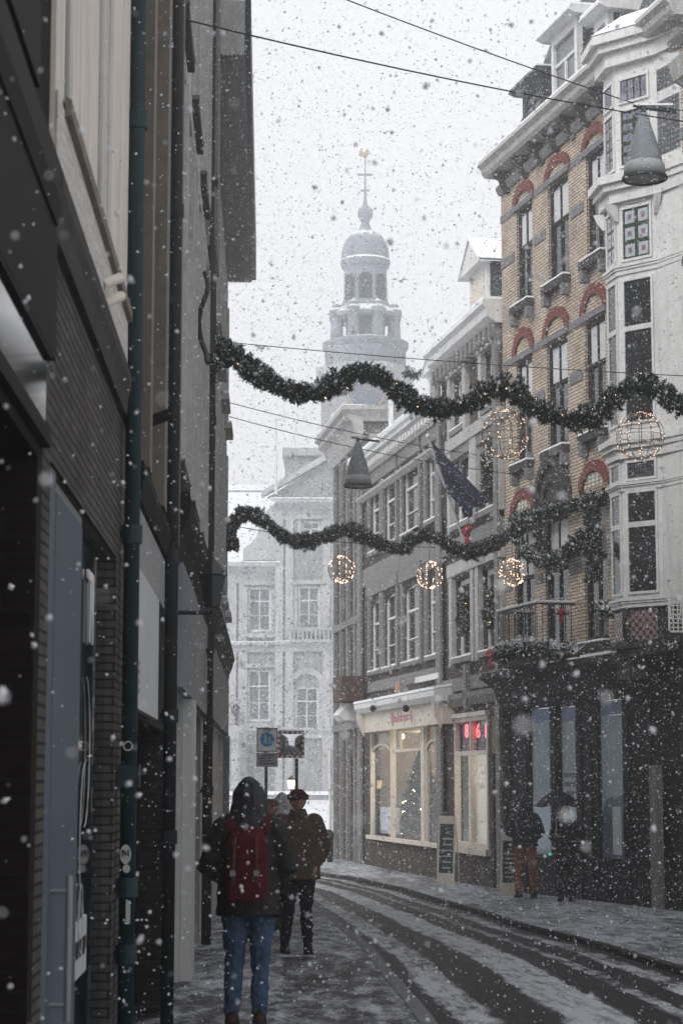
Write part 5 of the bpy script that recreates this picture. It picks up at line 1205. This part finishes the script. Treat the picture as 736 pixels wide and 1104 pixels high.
garland(big, .140, 76000, 'long near fir garland dipping across the street just below the tower', .054, 1)
lowg = pxs([(250, 592), (249, 572), (256, 557), (272, 554), (290, 566), (308, 580), (330, 584), (352, 578), (372, 570), (392, 578), (415, 588), (434, 590), (446, 580), (462, 576), (480, 586), (502, 595), (522, 592), (540, 582), (556, 570), (572, 562)], 36.5, 38.0)
garland(lowg, .130, 52000, 'lower far fir garland running from the pale corner house to the yellow house', .062, 2)
garland(pxs([(214, 405), (217, 395), (221, 385)], 24.3, 24.3), .2, 3500, 'bunched garland end hanging on the left wall under the scrolled bracket', .075, 5)
garland(pxs([(436, 399), (442, 404), (452, 403), (459, 401)], 52, 52), .11, 900, 'short snowy garland piece beside the small white roof dormer', .09, 6, lights=False)
yp = lambda u, v, n=.2: Yf.w(Yf.hit(u, v, n)[0], n, Yf.hit(u, v, n)[1])
garland([yp(*q) for q in ((556, 575), (566, 592), (584, 604), (604, 600), (620, 588), (632, 572), (640, 556))], .14, 12000, 'fir swag looped below the arched windows of the yellow house', .08, 7, group='fir decoration on the yellow house')
garland([yp(u, v, .15) for u, v in ((552, 562), (570, 556), (590, 552), (610, 546), (630, 540), (652, 532))], .10, 9000, 'straight fir garland along the lintel under the red arches', .08, 8, group='fir decoration on the yellow house')
garland([yp(u, v, .25) for u, v in ((638, 545), (637, 570), (640, 600), (638, 625))], .16, 8000, 'hanging fir drop beside the window nearest the oriel', .08, 9, group='fir decoration on the yellow house')
garland([yp(u, v, .15) for u, v in ((580, 556), (582, 575), (581, 590))], .09, 2500, 'short hanging fir drop between the first two arches', .08, 10, group='fir decoration on the yellow house')
garland([yp(u, v, .9) for u, v in ((540, 705), (550, 700), (562, 699), (576, 697))], .16, 7000, 'snowy fir branches heaped along the foot of the balcony railing', .085, 11, group='fir decoration on the yellow house', snowf=.3)
garland([yp(u, v, .45) for u, v in ((588, 700), (602, 703), (618, 705))], .17, 6000, 'snowy fir branches heaped inside the balcony end', .085, 12, group='fir decoration on the yellow house', snowf=.3)
garland([yp(u, v, .25) for u, v in ((650, 655), (668, 660), (680, 655))], .12, 3500, 'fir sprigs tied under the white bay window', .08, 13, group='fir decoration on the yellow house', snowf=.3)

def wreath_px(F, u, v0, v1, n, label, rw=.33):
    s_, z0 = F.hit(u, v1, n); _, z1 = F.hit(u, v0, n); pts = []
    for k in range(17): a = 2 * PI * k / 16; pts.append(F.w(s_ + rw * math.sin(a), n, (z0 + z1) / 2 - (z1 - z0) / 2 * math.cos(a)))
    garland(pts, .13, 5200, label, .075, int(u), 'lit wreaths in the windows of the stone house', cat='wreath', nm='wreath', mat=hollym, lightm=MATS['warm_wreath'] if 'warm_wreath' in MATS else emat('warm_wreath', (1, .6, .2), 7.0))
wreath_px(G2, 529, 497, 532, .1, 'lit wreath on the upper window beside the yellow brick house')
wreath_px(G2, 502, 643, 680, .1, 'lit oval wreath on the lower left window of the stone house')
wreath_px(G2, 531, 638, 676, .1, 'lit oval wreath on the lower right window of the stone house', .3)

def light_ball(u, v, Y, r, label):
    c = at(u, v, Y); t_ = thing('light_ball', c, label, 'light ball', 'wire balls of fairy lights'); m = MB(); b_ = MB(); rr = random.Random(int(u))
    ph0 = rr.random()
    for k in range(6):
        ph = PI * k / 6 + ph0
        ring = [c + Vector((r * math.sin(a) * math.cos(ph), r * math.sin(a) * math.sin(ph), r * math.cos(a))) for a in [2 * PI * j / 28 for j in range(29)]]
        m.tube(ring, .0055, 5, False)
        for j in range(15):
            a = rr.random() * 2 * PI; p_ = c + Vector((r * math.sin(a) * math.cos(ph), r * math.sin(a) * math.sin(ph), r * math.cos(a))) * rr.uniform(.97, 1.03); b_.ball(p_, .0075 if Y < 30 else .011, 5, 3)
    for lat_ in (-.5, .0, .5):
        rl = r * math.cos(lat_); m.tube([c + Vector((rl * math.cos(a), rl * math.sin(a), r * math.sin(lat_))) for a in [2 * PI * j / 28 for j in range(29)]], .0045, 5, False)
    m.build('wire_frame', pm('wire_' + str(int(u)), (.3, .25, .2), .5), t_); b_.build('fairy_lights', emat('ball_bulb_' + str(int(u)), (1, .62, .42), 3.5 if r < .3 else 2.2), t_)
    m = MB(); m.tube([c + Vector((0, 0, r)), c + Vector((0, 0, r + .35))], .006, 5); m.build('hanging_wire', blackp, t_)
light_ball(544.5, 468, 25.0, .30, 'large wire light ball hanging before the join of stone and yellow houses')
light_ball(690, 470, 25.1, .30, 'large wire light ball hanging before the white bay')
light_ball(368, 614, 37.4, .25, 'small light ball hanging at the corner of the grey row')
light_ball(463, 620, 37.8, .25, 'small light ball hanging before the grey stone house')
light_ball(552, 617, 37.6, .25, 'small light ball hanging before the yellow brick wall')

# wires and hanging cone lamps
def wire(P, r, label):
    m = MB(); m.tube(P, r, 5); return tag(m.build('overhead_wire', blackp), label, 'wire', None)
def lf_pt(u, v): s_, z_ = Lf.hit(u, v, .02); return Lf.w(s_, .02, z_)
def sag(a, b, s_, n_=14): return [a.lerp(b, k / n_) - Vector((0, 0, s_ * 4 * (k / n_) * (1 - k / n_))) for k in range(n_ + 1)]
lampP = at(686, 112, 23.8)
wire(sag(Lf.w(22.5, .3, 11.2), lampP, .05), .008, 'upper wire at the top of the sky carrying the near cone lamp')
wire(sag(lampP, at(860, 131, 24.5), .02), .008, 'wire holding the near cone lamp to the right house')
wire(sag(lf_pt(192, 19), at(850, 146, 24.3), .10), .008, 'second wire at the top crossing just under the upper one')
wire(sag(Lf.w(30, .02, at(246, 368, 30).z), at(800, 408, 31), .06), .007, 'thin wire crossing just above the near garland')
wire(sag(at(247, 434, 36.5), at(560, 497, 41), .1), .008, 'wire sloping down to the far cone lamp')
wire(sag(at(247, 449, 36.5), at(560, 512, 41), .12), .008, 'wire just below the one holding the far cone lamp')
wire(sag(at(247, 566, 37.5), at(470, 590, 44), .1), .008, 'faint wire behind the lower garland')
def cone_lamp(top, k, label, Y):
    x, y, z = top; t_ = thing('hanging_lamp', Vector(top) - Vector((0, 0, .9 * k)), label, 'street lamp', 'cone lamps hung on wires over the street')
    m = MB(); m.lathe([(.02, z - .06), (.05, z - .08), (.07, z - .14), (.125, z - .33), (.19, z - .53), (.225, z - .70)], (x, y, 0), 28); m.build('cone_shade', lampgrey, t_, smooth=True)
    m = MB(); m.lathe([(.226, z - .70), (.245, z - .72), (.255, z - .86), (.24, z - .86)], (x, y, 0), 28); m.build('frosted_band', lampband, t_, smooth=True)
    m = MB(); m.lathe([(.25, z - .86), (.275, z - .87), (.28, z - .90), (.25, z - .91)], (x, y, 0), 28); m.build('rim', darkmetal, t_)
    m = MB(); m.lathe([(.25, z - .88), (.15, z - .865), (0, z - .86)], (x, y, 0), 28); m.build('lens', pm('lamp_lens', (.32, .33, .33), .3), t_)
    m = MB(); m.tube([(x - .12, y, z + .04), (x, y, z + .0), (x + .4, y, z - .05)], .022, 6); m.tube([(x, y, z + .01), (x, y, z - .1)], .03, 8); m.build('hanger_arm', darkmetal, t_)
    m = MB(); m.box(x - .12, x + .36, y - .02, y + .02, z + .03, z + .055); m.build('arm_snow', snowm, t_)
lt = at(693, 116, 23.8); cone_lamp(tuple(lt), 1, 'large near grey cone lamp hanging in front of the white bay', 23.8)
lt = at(385.5, 473, 37.0); cone_lamp(tuple(lt), 1, 'far cone lamp hanging before the white cornice of the corner house', 37)
# seagulls
for i, (u, v, Y, lab) in enumerate(((431, 303, 60, 'gull gliding to the right of the dome'), (414, 143, 60, 'gull high above the spire'), (282, 375, 45, 'gull low over the garland at left'))):
    c = at(u, v, Y); t_ = MB(); w_ = .45 if i == 0 else .3
    body = [(c + Vector((-.0, 0, -.0)))]
    t_.tube([c + Vector((-.1, 0, .05)) * w_, c + Vector((-.02, 0, .03)) * w_, c + Vector((.1, 0, -.03)) * w_, c + Vector((.2, 0, -.06)) * w_], [.01, .03, .035, .01], 8)
    for s_ in (-1, 1): t_.face([c + Vector((-.04, 0, .03)) * w_, c + Vector((s_ * .3 - .05, .1, .25)) * w_, c + Vector((s_ * .62, .1, .12)) * w_, c + Vector((s_ * .3 + .05, .1, .12)) * w_, c + Vector((.08, 0, -.01)) * w_])
    tag(t_.build('seagull', pm('gull_grey_' + str(i), (.25, .25, .26), .8)), lab, 'bird', 'gulls in the snowy sky')
# flag on its pole
wb = G2.hit(511, 617, 0); base = G2.w(wb[0], 0, wb[1]); tip = at(461, 470, base.y - 1.6)
fl = thing('flag', base, 'dark navy flag hanging limp from a slanted white pole on the stone house', 'flag')
m = MB(); m.tube([base, tip], .028, 8); m.ball(tip, .05); m.build('flagpole', whitep, fl, smooth=False)
def pt2(t, d): return base.lerp(tip, t) + Vector((d[0], d[1], d[2]))
m = MB(); N1, N2 = 14, 14; rows = []
A_, B_ = tip.lerp(base, .02), tip.lerp(base, .42); e0, e1 = at(526, 542, base.y - .9), at(503, 556, base.y - .8)
for i in range(N1 + 1):
    row = []
    for j in range(N2 + 1):
        s_, t = i / N1, j / N2; top_, bot_ = A_.lerp(B_, t), e0.lerp(e1, t); q = top_.lerp(bot_, s_); q.z -= .18 * math.sin(PI * s_) * (1 - t) * 0 + .0
        q += Vector((.05 * math.sin(t * 13 + s_ * 3), .14 * math.sin(t * 11 + s_ * 4) * (.3 + s_), -.05 * math.sin(t * 9)))
        row.append(q)
    rows.append(row)
for i in range(N1):
    for j in range(N2): m.face([rows[i][j], rows[i + 1][j], rows[i + 1][j + 1], rows[i][j + 1]])
m.build('flag_cloth', navy, fl, smooth=True)
# red bows
def bow(F, u, v, n, label, k=1.0, mat=redcloth):
    s_, z = F.hit(u, v, n); m = MB(F); c = Vector((s_, n, z))
    for sx in (-1, 1):
        m.tube([c, c + Vector((sx * .12, .02, .09)) * k, c + Vector((sx * .2, .05, .02)) * k, c + Vector((sx * .1, .04, -.04)) * k, c], [.03 * k, .06 * k, .07 * k, .05 * k, .03 * k], 8)
        m.tube([c, c + Vector((sx * .07, .03, -.14)) * k, c + Vector((sx * .11, .04, -.3)) * k], [.03 * k, .04 * k, .05 * k], 6)
    m.ball(c + Vector((0, .04, 0)), .055 * k); tag(m.build('ribbon_bow', mat, smooth=True), label, 'bow', 'red ribbon bows')
bow(G2, 505, 574, .5, 'dark red bow on the stone house wall under the flag', 1.0)
bow(Yf, 531, 706, .95, 'pink red bow at the far foot of the balcony', .9, pm('pinkish_cloth', (.35, .08, .1), .8))
bow(Yf, 606, 661, .3, 'small dark bow behind the balcony rail', .6)

# ------------------------------------------------------------------ people
class PFrame(Frame):
    def __init__(s, x, y, heading, h=1.78, z=None):   # heading: direction faced, radians from +y towards +x
        fx, fy = math.sin(heading), math.cos(heading)
        Frame.__init__(s, x, y, -fy, fx); s.k = h / 1.78; s.z0 = gz(x, y) + .012 if z is None else z
    def w(s, a, b, z): return s.o + s.d * a * s.k + s.n * b * s.k + Vector((0, 0, s.z0 + z * s.k))
def blob(F, name, tubes, mat, parent, vox=.014, sm=6, folds=0.0, fscale=.12, balls=()):
    m = MB(F)
    for pts, rr in tubes:
        m.tube(pts, rr, 14)
        for p, r in ((pts[0], rr[0] if isinstance(rr, (list, tuple)) else rr), (pts[-1], rr[-1] if isinstance(rr, (list, tuple)) else rr)):
            if not isinstance(r, (list, tuple)): m.ball(p, r * .98, 10, 7)
    for c, r, sz in balls: m.ball(c, r, 14, 10, sz)
    o = m.build(name, mat, parent, merge=False)
    md = o.modifiers.new('remesh', 'REMESH'); md.mode = 'VOXEL'; md.voxel_size = vox; md.use_smooth_shade = True
    md = o.modifiers.new('smooth', 'SMOOTH'); md.iterations = sm; md.factor = .5
    if folds:
        tx_ = bpy.data.textures.new(name + '_folds', 'CLOUDS'); tx_.noise_scale = fscale; md = o.modifiers.new('folds', 'DISPLACE'); md.texture = tx_; md.strength = folds; md.mid_level = .5; md.texture_coords = 'LOCAL'
    return o
skin = pm('skin', (.24, .13, .095), .6, .12, 20)
def hand(pts, wrist, d, side, up):
    """palm, four curled fingers of different length and a thumb off its side; d = direction, up = back of hand"""
    d = Vector(d).normalized(); up = Vector(up).normalized(); x = d.cross(up).normalized() * side; w = Vector(wrist); T_ = []
    T_.append(([w, w + d * .045, w + d * .085], [(.024), (.032), (.030)]))
    for i, L in enumerate((.068, .078, .072, .056)):
        s0 = w + d * .085 + x * (-.03 + .02 * i); T_.append(([s0 - d * .02, s0 + d * L * .45, s0 + d * L * .75 - up * L * .3, s0 + d * L * .7 - up * L * .62], [.0095, .009, .0085, .0075]))
    s0 = w + d * .025 - x * .03; T_.append(([s0, s0 + d * .03 - x * .028, s0 + d * .055 - x * .03 - up * .02], [.012, .011, .009]))
    return T_
def person(x, y, heading, h, label, legs, arms, coat, trous, shoe=darkwood, coat_hem=.86, head_turn=0, hat=None, hatmat=None, hood=False, hair=None, bulk=1.0, coatfolds=.02, hidden_hands=True, group=None):
    F = PFrame(x, y, heading, h); t_ = thing('person', F.w(0, 0, 0), label, 'person', group)
    (lk, la), (rk, ra_) = legs                       # knee and ankle positions (a, b, z)
    body = []; 
    for s_, kn, an in ((1, lk, la), (-1, rk, ra_)):
        body.append(([(.095 * s_, 0, .92), kn, an], [.075, .05, .036])); body.append(([an, (an[0], an[1] - .02, .05), (an[0], an[1] + .12, .04)], [.036, .035, .03]))
    body.append(([(0, 0, .92), (0, 0, 1.1), (0, .0, 1.3), (0, 0, 1.43), (0, 0, 1.5), (0, .01, 1.6)], [(.16, .11), (.14, .10), (.16, .11), (.15, .09), (.055, .055), (.05, .05)]))
    for s_, arm in ((1, arms[0]), (-1, arms[1])):
        sh = (.19 * s_, 0, 1.42); body.append(([sh, arm[0], arm[1]], [.05, .04, .028]))
        dd = Vector(arm[1]) - Vector(arm[0]); body += hand(None, arm[1], dd + Vector((0, 0, -.0)), s_, (-s_ if abs(dd.z) > .1 else 0, 0, .3 if abs(dd.z) > .1 else 1))
    ct, st_ = math.cos(head_turn), math.sin(head_turn)
    hd = lambda a, b, z: (a * ct - b * st_, a * st_ + b * ct + .015, z)
    balls = [(hd(0, 0, 1.675), .092, 1.28), (hd(0, .03, 1.62), .056, 1.1), (hd(0, .098, 1.655), .014, 1.5), (hd(.078, 0, 1.66), .018, 1.6), (hd(-.078, 0, 1.66), .018, 1.6), (hd(0, .085, 1.615), .014, .6)]
    blob(F, 'body', body, skin, t_, .009, 2, balls=balls)
    m = MB(F)
    for s_ in (-1, 1): m.ball(hd(.03 * s_, .081, 1.672), .011, 8, 6)
    m.build('eyes', blackp, t_)
    ct_ = [([(0, 0, coat_hem), (0, 0, 1.0), (0, 0, 1.2), (0, 0, 1.36), (0, -.005, 1.45), (0, 0, 1.51), (0, .01, 1.575)], [(.215 * bulk, .15 * bulk), (.2 * bulk, .145 * bulk), (.205 * bulk, .15 * bulk), (.21 * bulk, .14 * bulk), (.18, .115), (.105, .10), (.085, .085)])]
    for s_, arm in ((1, arms[0]), (-1, arms[1])):
        a0, a1, a2 = Vector((.185 * s_, 0, 1.425)), Vector(arm[0]), Vector(arm[1]); ct_.append(([a0, a0.lerp(a1, .5), a1, a1.lerp(a2, .5), a1.lerp(a2, .92)], [.085 * bulk, .078 * bulk, .07 * bulk, .062 * bulk, .05]))
    blob(F, 'coat', ct_, coat, t_, .014, 5, coatfolds, .09)
    m = MB(F)
    tr_ = []
    for s_, kn, an in ((1, lk, la), (-1, rk, ra_)):
        k_, a_ = Vector(kn), Vector(an); h_ = Vector((.1 * s_, 0, .90)); tr_.append(([h_, h_.lerp(k_, .5), k_, k_.lerp(a_, .5), a_ + Vector((0, 0, .03))], [.105, .092, .07, .064, .056]))
    tr_.append(([(0, 0, .88), (0, 0, .98)], [(.17, .125), (.165, .12)]))
    blob(F, 'trousers', tr_, trous, t_, .012, 3, .035, .05)
    for an in (la, ra_):
        blob(F, 'shoe', [([(an[0], an[1] - .05, .05), (an[0], an[1] + .05, .055), (an[0], an[1] + .15, .04)], [.05, .052, .042]), ([(an[0], an[1], .05), (an[0], an[1], .13)], [.05, .05])], shoe, t_, .012, 2)
        m = MB(F); m.box(an[0] - .045, an[0] + .045, an[1] - .095, an[1] + .185, .0, .02); m.build('sole', blackp, t_)
    if hood:
        blob(F, 'hood', [([(0, .0, 1.42), (0, -.01, 1.50), (0, -.01, 1.60), (0, -.01, 1.69), (0, -.0, 1.76), (0, .005, 1.80)], [(.20, .15), (.155, .13), (.135, .13), (.118, .125), (.075, .10), (.03, .05)])], hatmat, t_, .011, 4, .014, .07)
        q = MB(F)
        for a_ in (-.035, .035): q.tube([(a_ * 1.3, -.13, 1.56), (a_, -.135, 1.66), (a_ * .8, -.11, 1.75)], .005, 5)
        q.build('hood_seam', blackp, t_)
    elif hat:
        blob(F, hat, [([(0, .005, 1.70), (0, .0, 1.74), (0, -.005, 1.785)], [(.108, .122), (.10, .112), (.06, .07)])], hatmat, t_, .01, 3, .006, .04)
        if hat == 'beanie': q = MB(F); q.lathe([(.108, -.03), (.120, -.025), (.120, .025), (.108, .03)], (0, .005, 1.705), 20); q.build('beanie_cuff', hatmat, t_, smooth=True)
    if hair: blob(F, 'hair', [([(0, -.035, 1.60), (0, -.03, 1.68), (0, -.01, 1.75)], [(.09, .075), (.095, .095), (.07, .08)])], hair, t_, .01, 3, .012, .03)
    return t_, F
rainjack = pm('dark_raincoat', (.018, .018, .018), .5, .3, 14, .4, 50)
hoodm = pm('wet_hood', (.03, .032, .035), .38, .3, 10, .5, 40)
jeans = pm('blue_jeans', (.045, .075, .125), .85, .35, 9, .5, 90)
brownc = pm('brown_coat', (.062, .043, .031), .85, .35, 14, .4, 60)
blackt = pm('black_trousers', (.013, .013, .015), .85, .3, 12, .3, 60)
orange = pm('rust_trousers', (.21, .085, .032), .85, .3, 12, .4, 60)
navyj = pm('navy_padded_jacket', (.014, .017, .026), .55, .3, 14, .4, 30)
darkc = pm('black_coat', (.012, .012, .013), .8, .3, 14, .4, 30)
# 1 hooded walker with the red backpack
H1 = 15.15; X1 = (268.5 - 368) / FPX * H1 * .99
pf, F1 = person(X1, H1, 0.03, 1.80, 'hooded person in dark coat and blue jeans wearing a red backpack, walking away', (((.10, .03, .49), (.115, -.02, .09)), ((-.085, .03, .49), (-.085, -.02, .09))),
       (((.30, -.03, 1.15), (.17, .20, 1.05)), ((-.29, -.03, 1.15), (-.16, .20, 1.05))), rainjack, jeans, shoe=pm('brown_boots', (.03, .018, .012), .6), coat_hem=.80, hood=True, hatmat=hoodm, bulk=1.13, coatfolds=.03)
bp_ = thing('backpack', F1.w(0, -.2, .98), 'dark red canvas backpack with brown straps on the back of the hooded walker', 'backpack')
redp = pm('red_canvas', (.06, .006, .011), .85, .3, 16, .4, 50); lea = pm('brown_leather', (.07, .03, .018), .6, .3, 20)
blob(F1, 'bag', [([(0, -.255, .93), (0, -.265, 1.05), (0, -.255, 1.22), (0, -.235, 1.36), (0, -.21, 1.42)], [(.150, .085), (.158, .10), (.155, .095), (.145, .075), (.11, .05)])], redp, bp_, .012, 3, .012, .08)
blob(F1, 'flap', [([(0, -.275, 1.20), (0, -.265, 1.32), (0, -.225, 1.43)], [(.15, .092), (.15, .09), (.12, .07)])], redp, bp_, .012, 3, .01, .08)
for s_ in (1, -1):
    q = MB(F1); q.tube([(.085 * s_, -.36, .92), (.085 * s_, -.375, 1.05), (.08 * s_, -.37, 1.25), (.075 * s_, -.335, 1.38)], [(.012, .005)] * 4, 8); q.build('leather_strap', lea, bp_)
    q = MB(F1); q.box(.065 * s_, .105 * s_, -.392, -.382, 1.10, 1.14); q.build('buckle', metal, bp_)
    q = MB(F1); q.tube([(.12 * s_, -.17, 1.40), (.13 * s_, -.05, 1.525), (.13 * s_, .09, 1.49), (.13 * s_, .165, 1.35)], [(.04, .014)] * 4, 8); q.build('shoulder_strap', redp, bp_, smooth=True)
q = MB(F1); q.box(-.11, .11, -.378, -.34, .93, 1.06); q.build('front_pocket', redp, bp_)
# 2 man in brown coat coming towards us
H2 = 22.9; X2 = (321 - 368) / FPX * H2 * .99
person(X2, H2, PI - .12, 1.79, 'man in brown coat and maroon beanie walking towards the camera, hands in pockets', (((.09, .03, .49), (.11, .05, .09)), ((-.10, -.01, .49), (-.13, -.12, .09))),
       (((.30, -.05, 1.16), (.20, .08, .95)), ((-.30, -.05, 1.16), (-.20, .08, .95))), brownc, blackt, coat_hem=.80, hat='beanie', hatmat=pm('maroon_wool', (.045, .014, .016), .95, .3, 30), bulk=1.22)
# 3, 4 further walkers behind
X3 = (292 - 368) / FPX * 27 * .99
person(X3, 27.0, 0, 1.70, 'person with a brown fur trimmed hat walking half hidden between the two nearest walkers', (((.09, 0, .49), (.1, -.02, .09)), ((-.09, 0, .49), (-.1, .05, .09))),
       (((.27, -.03, 1.15), (.24, .05, .92)), ((-.27, -.03, 1.15), (-.24, .05, .92))), darkc, blackt, hat='fur_hat', hatmat=pm('brown_fur', (.12, .06, .035), .95, .5, 60, 1, 90))
X4 = (304 - 368) / FPX * 30.5 * .99
person(X4, 30.5, 0, 1.80, 'person in a pale grey hooded coat farthest along the left pavement', (((.09, 0, .49), (.1, -.02, .09)), ((-.09, 0, .49), (-.1, .05, .09))),
       (((.27, -.03, 1.15), (.24, .05, .92)), ((-.27, -.03, 1.15), (-.24, .05, .92))), pm('pale_coat', (.3, .31, .33), .85, .2, 14), blackt, hood=True, hatmat=pm('pale_hood', (.34, .35, .37), .85, .2, 14))
# 5 orange trousers, by the shop
p5 = (3.46, 38.6)
person(p5[0], p5[1], .35, 1.84, 'person in dark padded jacket and rust orange trousers standing on the right pavement', (((.12, .0, .49), (.14, -.03, .09)), ((-.12, .0, .49), (-.14, .03, .09))),
       (((.30, -.02, 1.16), (.16, .16, 1.08)), ((-.30, -.02, 1.16), (-.16, .16, 1.08))), navyj, orange, coat_hem=.92, hood=True, hatmat=navyj, bulk=1.2)
# 6 under the umbrella
p6 = (4.10, 37.4)
pf6, F6 = person(p6[0], p6[1], PI + .3, 1.70, 'person in black coat holding a dark umbrella beside the pale shop windows', (((.09, 0, .49), (.1, -.02, .09)), ((-.09, 0, .49), (-.1, .05, .09))),
       (((.27, -.03, 1.15), (.24, .05, .92)), ((-.27, -.03, 1.17), (-.16, .20, 1.22))), darkc, blackt, hair=pm('brown_hair', (.06, .025, .018), .7), bulk=1.1, coat_hem=.7)
hp = F6.w(-.15, .26, 1.26)
um = thing('umbrella', hp, 'open dark umbrella held over the person by the pale shop windows', 'umbrella')
tp_ = Vector((at(601, 853, 37.3).x, 37.3, at(601, 853, 37.3).z))
q = MB(); q.tube([hp - Vector((0, 0, .08)), tp_ + Vector((0, 0, .05))], .009, 6); q.build('shaft', metal, um)
q = MB(); N = 8; R_ = .47
for k in range(N):
    for j in range(4):
        a0, a1 = 2 * PI * k / N, 2 * PI * (k + 1) / N
        def up_(r, a, e): f = r / R_; return tp_ + Vector((r * math.cos(a), r * math.sin(a), -.30 * f ** 1.9 + (0 if not e else 0)))
        r0, r1 = R_ * j / 4, R_ * (j + 1) / 4; am = (a0 + a1) / 2; sc = .93
        for b0, b1, s0, s1 in ((a0, am, 1, sc), (am, a1, sc, 1)):
            P = [up_(r0 * s0, b0, 0), up_(r0 * s1, b1, 0), up_(r1 * s1, b1, 0), up_(r1 * s0, b0, 0)]
            q.face(P if j else P[1:] if False else [P[0], P[2], P[3]])
q.build('canopy', pm('umbrella_cloth', (.014, .015, .02), .5, .3, 8), um)
q = MB()
for k in range(N): a = 2 * PI * k / N; q.tube([tp_ - Vector((0, 0, .25)), tp_ + Vector((R_ * .55 * math.cos(a), R_ * .55 * math.sin(a), -.12))], .004, 4)
q.build('ribs', metal, um); q = MB(); q.tube([hp - Vector((0, 0, .1)), hp - Vector((0, 0, .02))], .014, 8); q.build('handle', blackp, um)

# ------------------------------------------------------------------ falling snow
def flakes(name, n, lo, hi, smin, smax, seed, label, cond=None, ell=1.4):
    rs = np.random.RandomState(seed); P = rs.rand(n, 3) * (np.array(hi) - np.array(lo)) + np.array(lo)
    den = .5 + .5 * np.sin(P[:, 0] * 1.1 + 2 * np.sin(P[:, 2] * .7 + P[:, 1] * .3)) * np.sin(P[:, 2] * .9 + P[:, 1] * .37 + 1); P = P[rs.rand(n) < .45 + .55 * den]
    if cond is not None: P = P[cond(P)]
    n = len(P); s = smin + (smax - smin) * rs.rand(n) ** 2.6
    base = np.array([(1, 0, 0), (-1, 0, 0), (0, 1, 0), (0, -1, 0), (0, 0, 1), (0, 0, -1)], float)
    off = base[None] * (.55 + .7 * rs.rand(n, 6, 1)) + (rs.rand(n, 6, 3) - .5) * .35
    A = rs.randn(n, 3, 3); Q, _ = np.linalg.qr(A); st = 1 + (ell - 1) * rs.rand(n)
    off[:, :, 0] *= st[:, None]; off = np.einsum('nij,nkj->nki', Q, off) * s[:, None, None] * .5
    V = (P[:, None, :] + off).reshape(-1, 3)
    T_ = np.array([(0, 2, 4), (2, 1, 4), (1, 3, 4), (3, 0, 4), (2, 0, 5), (1, 2, 5), (3, 1, 5), (0, 3, 5)])
    Fc = (T_[None] + (np.arange(n) * 6)[:, None, None]).reshape(-1)
    me = bpy.data.meshes.new(name); me.vertices.add(len(V)); me.vertices.foreach_set('co', V.astype(np.float32).ravel()); nf = len(Fc) // 3
    me.loops.add(len(Fc)); me.loops.foreach_set('vertex_index', Fc.astype(np.int32)); me.polygons.add(nf); me.polygons.foreach_set('loop_start', np.arange(0, len(Fc), 3, dtype=np.int32)); me.polygons.foreach_set('loop_total', np.full(nf, 3, np.int32))
    me.update(); me.validate(); me.materials.append(flakem); me.shade_smooth(); o = bpy.data.objects.new(name, me); C.objects.link(o); tag(o, label, kind='stuff'); return o
flakem = bpy.data.materials.new('flake'); flakem.use_nodes = True; t = flakem.node_tree; n = t.nodes; n.clear(); o_ = n.new('ShaderNodeOutputMaterial'); d1 = n.new('ShaderNodeBsdfDiffuse'); d1.inputs[0].default_value = (.93, .94, .96, 1); d2 = n.new('ShaderNodeBsdfTranslucent'); d2.inputs[0].default_value = (.93, .94, .96, 1); mx = n.new('ShaderNodeMixShader'); mx.inputs[0].default_value = .45
t.links.new(d1.outputs[0], mx.inputs[1]); t.links.new(d2.outputs[0], mx.inputs[2]); t.links.new(mx.outputs[0], o_.inputs['Surface'])
def right_x(y):      # x of the right fronts
    return np.where(y > P1[1], P1[0], np.where(y > P2[1], P2[0] + (P2[1] - y) * -.189, np.where(y > P3[1], P3[0] + (P3[1] - y) * .189, P3[0] + (P3[1] - y) * .268)))
inst = lambda P: (P[:, 0] > -.8 - .036 * P[:, 1] * (P[:, 1] < 38) - 20 * (P[:, 1] >= 38)) & (P[:, 0] < right_x(P[:, 1]) - .1)
flakes('falling_snow', 380000, (-4, 3.2, -.6), (8.5, 36, 15), .004, .020, 3, 'snowflakes falling thickly along the street', inst)
flakes('distant_falling_snow', 330000, (-9, 36, -.7), (9, 124, 42), .02, .05, 4, 'snowflakes falling over the far street and square', inst)
flakes('close_falling_snow', 700, (-1.0, .9, .9), (1.1, 3.6, 3.6), .004, .010, 9, 'large blurred snowflakes close to the camera', None)
